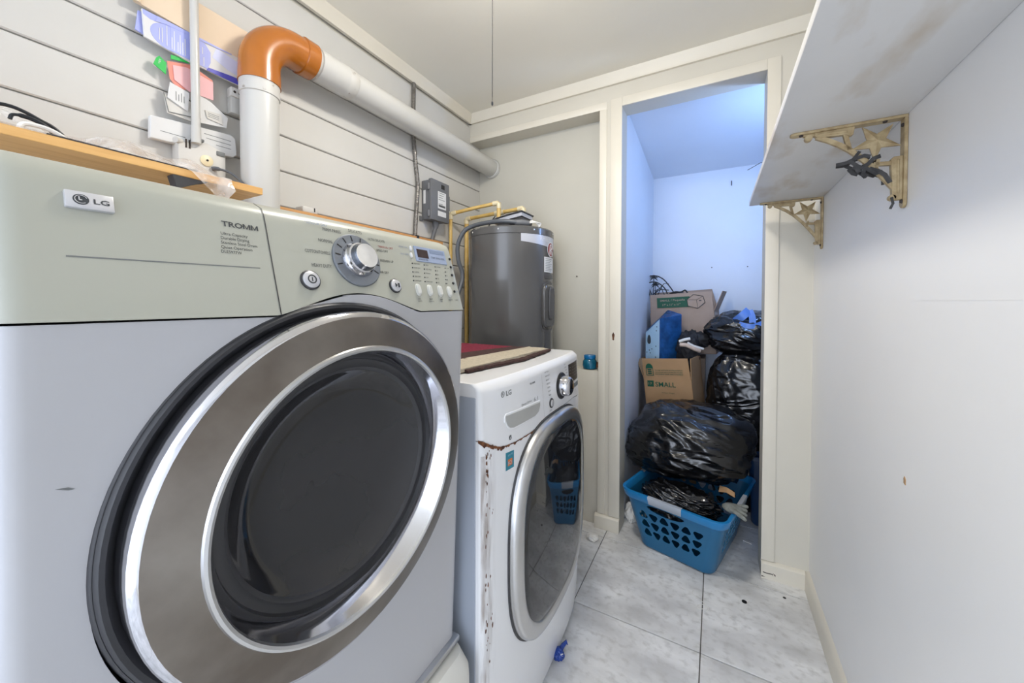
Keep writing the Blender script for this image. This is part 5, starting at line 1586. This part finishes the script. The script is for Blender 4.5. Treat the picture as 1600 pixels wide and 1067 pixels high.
# contents of box 1
bp_ = thing('blue_package', (-.3, 2.56, .60), 'glossy blue package with a pale dotted end in the lower box', 'package')
A_, B_, Cc = V((-.402, 2.555, .0)), V((-.312, 2.505, 0)), V((-.190, 2.615, 0))
def hexa(pts_lo, zlo, ztop, m_name, m_):
    n_ = len(pts_lo)
    lo_p = [V((p.x, p.y, zlo)) for p in pts_lo]; hi_p = [V((p.x, p.y, z)) for p, z in zip(pts_lo, ztop)]
    mb_ = MB(); mb_.add(lo_p + hi_p, [tuple(range(n_ - 1, -1, -1)), tuple(range(n_, 2 * n_))] + [(i, (i + 1) % n_, n_ + (i + 1) % n_, n_ + i) for i in range(n_)])
    return mb_
D_ = V((-.280, 2.640, 0))
link('package_body', hexa([B_, Cc, D_, A_ + V((.002, .002, 0))], .60, [1.096, 1.122, 1.150, 1.01], 'b', m_bluepk), m_bluepk, bp_, bevel=.006)
link('pale_end', MB().prism([V((A_.x, A_.y - .003, .60)), V((B_.x, B_.y - .003, .60)), V((B_.x, B_.y - .003, 1.088)), V((A_.x, A_.y - .003, .998))], (0, .003, 0)), m_bluelt, bp_, smooth=0)
q = MB()
dirp = (B_ - A_).normalized(); nrm = V((dirp.y, -dirp.x, 0))
def pe(a, z, o=.0035): return V((A_.x, A_.y, z)) + dirp * a + nrm * o
q.add([pe(.028 + .014 * math.cos(t), .945 + (.020 if math.sin(t) < 0 else .040) * math.sin(t)) for t in [2 * PI * i / 20 for i in range(20)]], [tuple(range(20))])
for a, z in [(.085, 1.04), (.083, 1.015), (.03, .885), (.012, .87), (.038, .868), (.08, .915), (.078, .845), (.05, .895)]:
    q.add([pe(a + .0035 * math.cos(t), z + .0045 * math.sin(t)) for t in [2 * PI * i / 10 for i in range(10)]], [tuple(range(10))])
link('printed_dots', q, m_print, bp_, smooth=0)
cb_ = thing('dark_garment', (-.12, 2.55, .62), 'bundled black garment with tan and white bands in the lower box', 'clothing')
link('bundle', blob((-.150, 2.560, .900), (.06, .05, .115), 21, .2, .16, 2.6, 5), m_cloth, cb_, smooth=120)
link('sleeve', blob((-.080, 2.60, .965), (.058, .045, .045), 24, .2, .14, 3.0, 4), m_cloth, cb_, smooth=120)
q = MB()
q.tube(bez([(-.195, 2.50, .955), (-.165, 2.492, .968), (-.135, 2.497, .975)], 5), .009, n=8)
q.tube(bez([(-.150, 2.492, .950), (-.115, 2.505, .930), (-.065, 2.54, .912)], 5), .008, n=8)
link('white_band', q, m_tissue, cb_, smooth=60)
q = MB().tube(bez([(-.19, 2.502, .935), (-.155, 2.492, .935), (-.115, 2.503, .915), (-.085, 2.528, .90)], 5), .013, n=8)
link('tan_band', q, m_tan, cb_, smooth=60)

# wire rack with palm silhouettes in the topmost box
rk = thing('wire_rack', (-.36, 2.90, 1.12), 'black wire rack with palm tree silhouettes in the topmost box', 'rack')
def rp(y, z, x): return (x, y, z)
RY = 2.90
m_ = MB()
m_.tube(bez([(-.372, RY, 1.15), (-.425, RY, 1.27), (-.462, RY, 1.372), (-.40, RY, 1.392), (-.345, RY, 1.370), (-.305, RY, 1.325), (-.262, RY, 1.255), (-.23, RY, 1.15)], 6), .0042, n=8)
link('outer_frame', m_, m_wire, rk)
m_ = MB()
m_.tube(bez([(-.395, RY - .02, 1.15), (-.43, RY - .02, 1.26), (-.455, RY - .02, 1.328), (-.395, RY - .02, 1.345), (-.345, RY - .02, 1.318), (-.312, RY - .02, 1.27), (-.28, RY - .02, 1.15)], 6), .004, n=8)
for p in ([(-.41, RY, 1.25), (-.33, RY, 1.335), (-.30, RY, 1.33)], [(-.41, RY, 1.25), (-.36, RY, 1.29), (-.30, RY, 1.285)], [(-.375, RY, 1.25), (-.345, RY, 1.318)], [(-.40, RY, 1.28), (-.35, RY, 1.30), (-.33, RY, 1.245)]):
    m_.tube(p, .0028, n=6)
link('inner_frame', m_, m_wire, rk)
for (x, z, zb) in ((-.403, 1.378, 1.25), (-.392, 1.325, 1.22)):
    m_ = MB().tube([(x - .004, RY - .004, zb), (x, RY - .004, (z + zb) / 2), (x, RY - .004, z)], [.004, .003, .003], n=6)
    for k in range(7):
        a = PI * (-.15 + 1.3 * k / 6)
        d = V((math.cos(a), 0, math.sin(a)))
        e = V((x, RY - .004, z))
        m_.tube([e, e + d * .018, e + d * .030 + V((0, 0, -.010))], [.004, .005, .0012], n=5)
    link('palm_tree', m_, m_wire, rk)
m_ = MB().tube(bez([(-.30, 2.86, 1.25), (-.25, 2.84, 1.268), (-.20, 2.84, 1.258), (-.17, 2.84, 1.24)], 5), .007, n=8)
m_.tube(bez([(-.27, 2.86, 1.26), (-.215, 2.86, 1.27), (-.19, 2.86, 1.282), (-.175, 2.86, 1.262)], 5), .005, n=8)
link('foot_scroll', m_, m_wire, rk)
for x_ in (-.33, -.39): link('stand', MB().tube([(x_, 2.90, .87), (x_, 2.90, 1.26)], .004, n=6), m_wire, rk)

# ================================================================== SMALL THINGS
def nail(name, p, label, ax=(0, -1, 0)):
    solo(name, MB().lathe([(.0012, -.004), (.0012, .008), (.004, .0082), (.003, .0105)], p, ax, n=10), m_dark, label, 'nail')
nail('wall_nail', (-.029, YB, 1.449), 'dark nail low on the closet back wall, left one')
nail('wall_nail', (.19, YB, 1.446), 'dark nail low on the closet back wall, right one')
hk = MB().tube([(.088, YB - .001, 2.055), (.088, YB - .01, 2.05), (.088, YB - .012, 2.03), (.088, YB - .006, 2.022)], .003, n=6)
solo('wall_hook', hk, m_dark, 'small bent hook high on the closet back wall', 'hook')
solo('bare_wire', MB().tube([(.170, YB - .2, 2.055), (.24, YB - .2, 2.09), (.42, YB - .2, 2.10)], .0018, n=6), m_dark, 'thin bare wire stretched near the closet ceiling', 'wire')
nail('wall_nail', (-.70, YA, 1.345), 'tiny dark nail in the cream alcove wall beside the heater')
def scrap(name, c, r, seed, mat, label, cat, sub=4, crease=.2):
    solo(name, blob((c[0], c[1], r[2] * .8), r, seed, .25, crease, 3.2, sub, flat=.0008), mat, label, cat, smooth=60)
scrap('crumpled_tissue', (-.533, 1.815, 0), (.026, .022, .013), 31, m_tissue, 'crumpled white tissue on the floor by the washer corner', 'tissue')
scrap('plastic_wrapper', (-.397, 2.085, 0), (.030, .045, .050), 33, m_tissue, 'crumpled white plastic bag between basket and door jamb', 'wrapper')
solo('paper_chip', MB().prism([(-.404, 1.888, .0008), (-.39, 1.880, .0008), (-.378, 1.888, .0008), (-.392, 1.897, .0008)], (0, 0, .0015)), m_tissue, 'tiny white paper chip on the tile before the basket', 'scrap')
solo('paper_shred', MB().prism([(.132, 2.17, .0008), (.168, 2.155, .0008), (.17, 2.167, .0008), (.14, 2.18, .0008)], (0, 0, .002)), m_tissue, 'white paper shred on the closet floor right of the basket', 'scrap')
bc = thing('bottle_cap_wrapper', (-.464, 1.15, 0), 'small crumpled blue wrapper on the floor under the washer door', 'wrapper')
link('wrapper', blob((-.452, 1.148, .014), (.017, .016, .016), 41, .25, .2, 3, 4, flat=.001), m_bluetrash, bc, smooth=60)
link('torn_tail', MB().tube([(-.452, 1.155, .016), (-.446, 1.175, .024), (-.438, 1.188, .030), (-.433, 1.184, .024)], [.008, .007, .006, .002], n=7), m_bluetrash, bc)
link('white_print', MB().lathe([(.005, 0), (.004, .002)], (-.438, 1.143, .022), (.8, -.5, .4), n=10), m_tissue, bc)
solo('dark_spot', MB().lathe([(.0095, .0006), (.009, .0022), (.001, .0026)], (.112, 1.727, 0), (0, 0, 1), n=14), m_black, 'larger round black disc on the tile right of the basket', 'disc')
solo('dark_speck', MB().lathe([(.006, .0006), (.005, .002), (.001, .0024)], (.256, 1.830, 0), (0, 0, 1), n=12), m_black, 'tiny black disc on the tile by the end baseboard', 'disc')
st_ = MB()
st_.tube([(p[0], p[1], .0016) for p in bez([(-.068, 1.70, 0), (-.072, 1.672, 0), (-.050, 1.655, 0), (-.030, 1.640, 0), (-.022, 1.618, 0), (-.045, 1.60, 0), (-.052, 1.615, 0), (-.03, 1.632, 0), (-.012, 1.622, 0), (-.02, 1.60, 0)], 6)], .0012, n=5)
solo('thread', st_, m_string, 'loose loop of white thread on the floor tile', 'thread')
def mark(name, y, z, pts):
    m_ = MB().prism([(XR - .0012, y + a, z + b) for a, b in pts], (.0012, 0, 0))
    return m_
wr = [o for o in C.objects if o.name == 'wall_right'][0]
link('paint_chip', mark('m', 1.074, .825, [(-.004, -.008), (.004, -.006), (.005, .003), (.001, .009), (-.004, .004)]), m_cardb, wr)
link('drywall_seam', MB().box(XR - .0004, XR, YN, YE, 1.2035, 1.2045), m_wallr, wr)
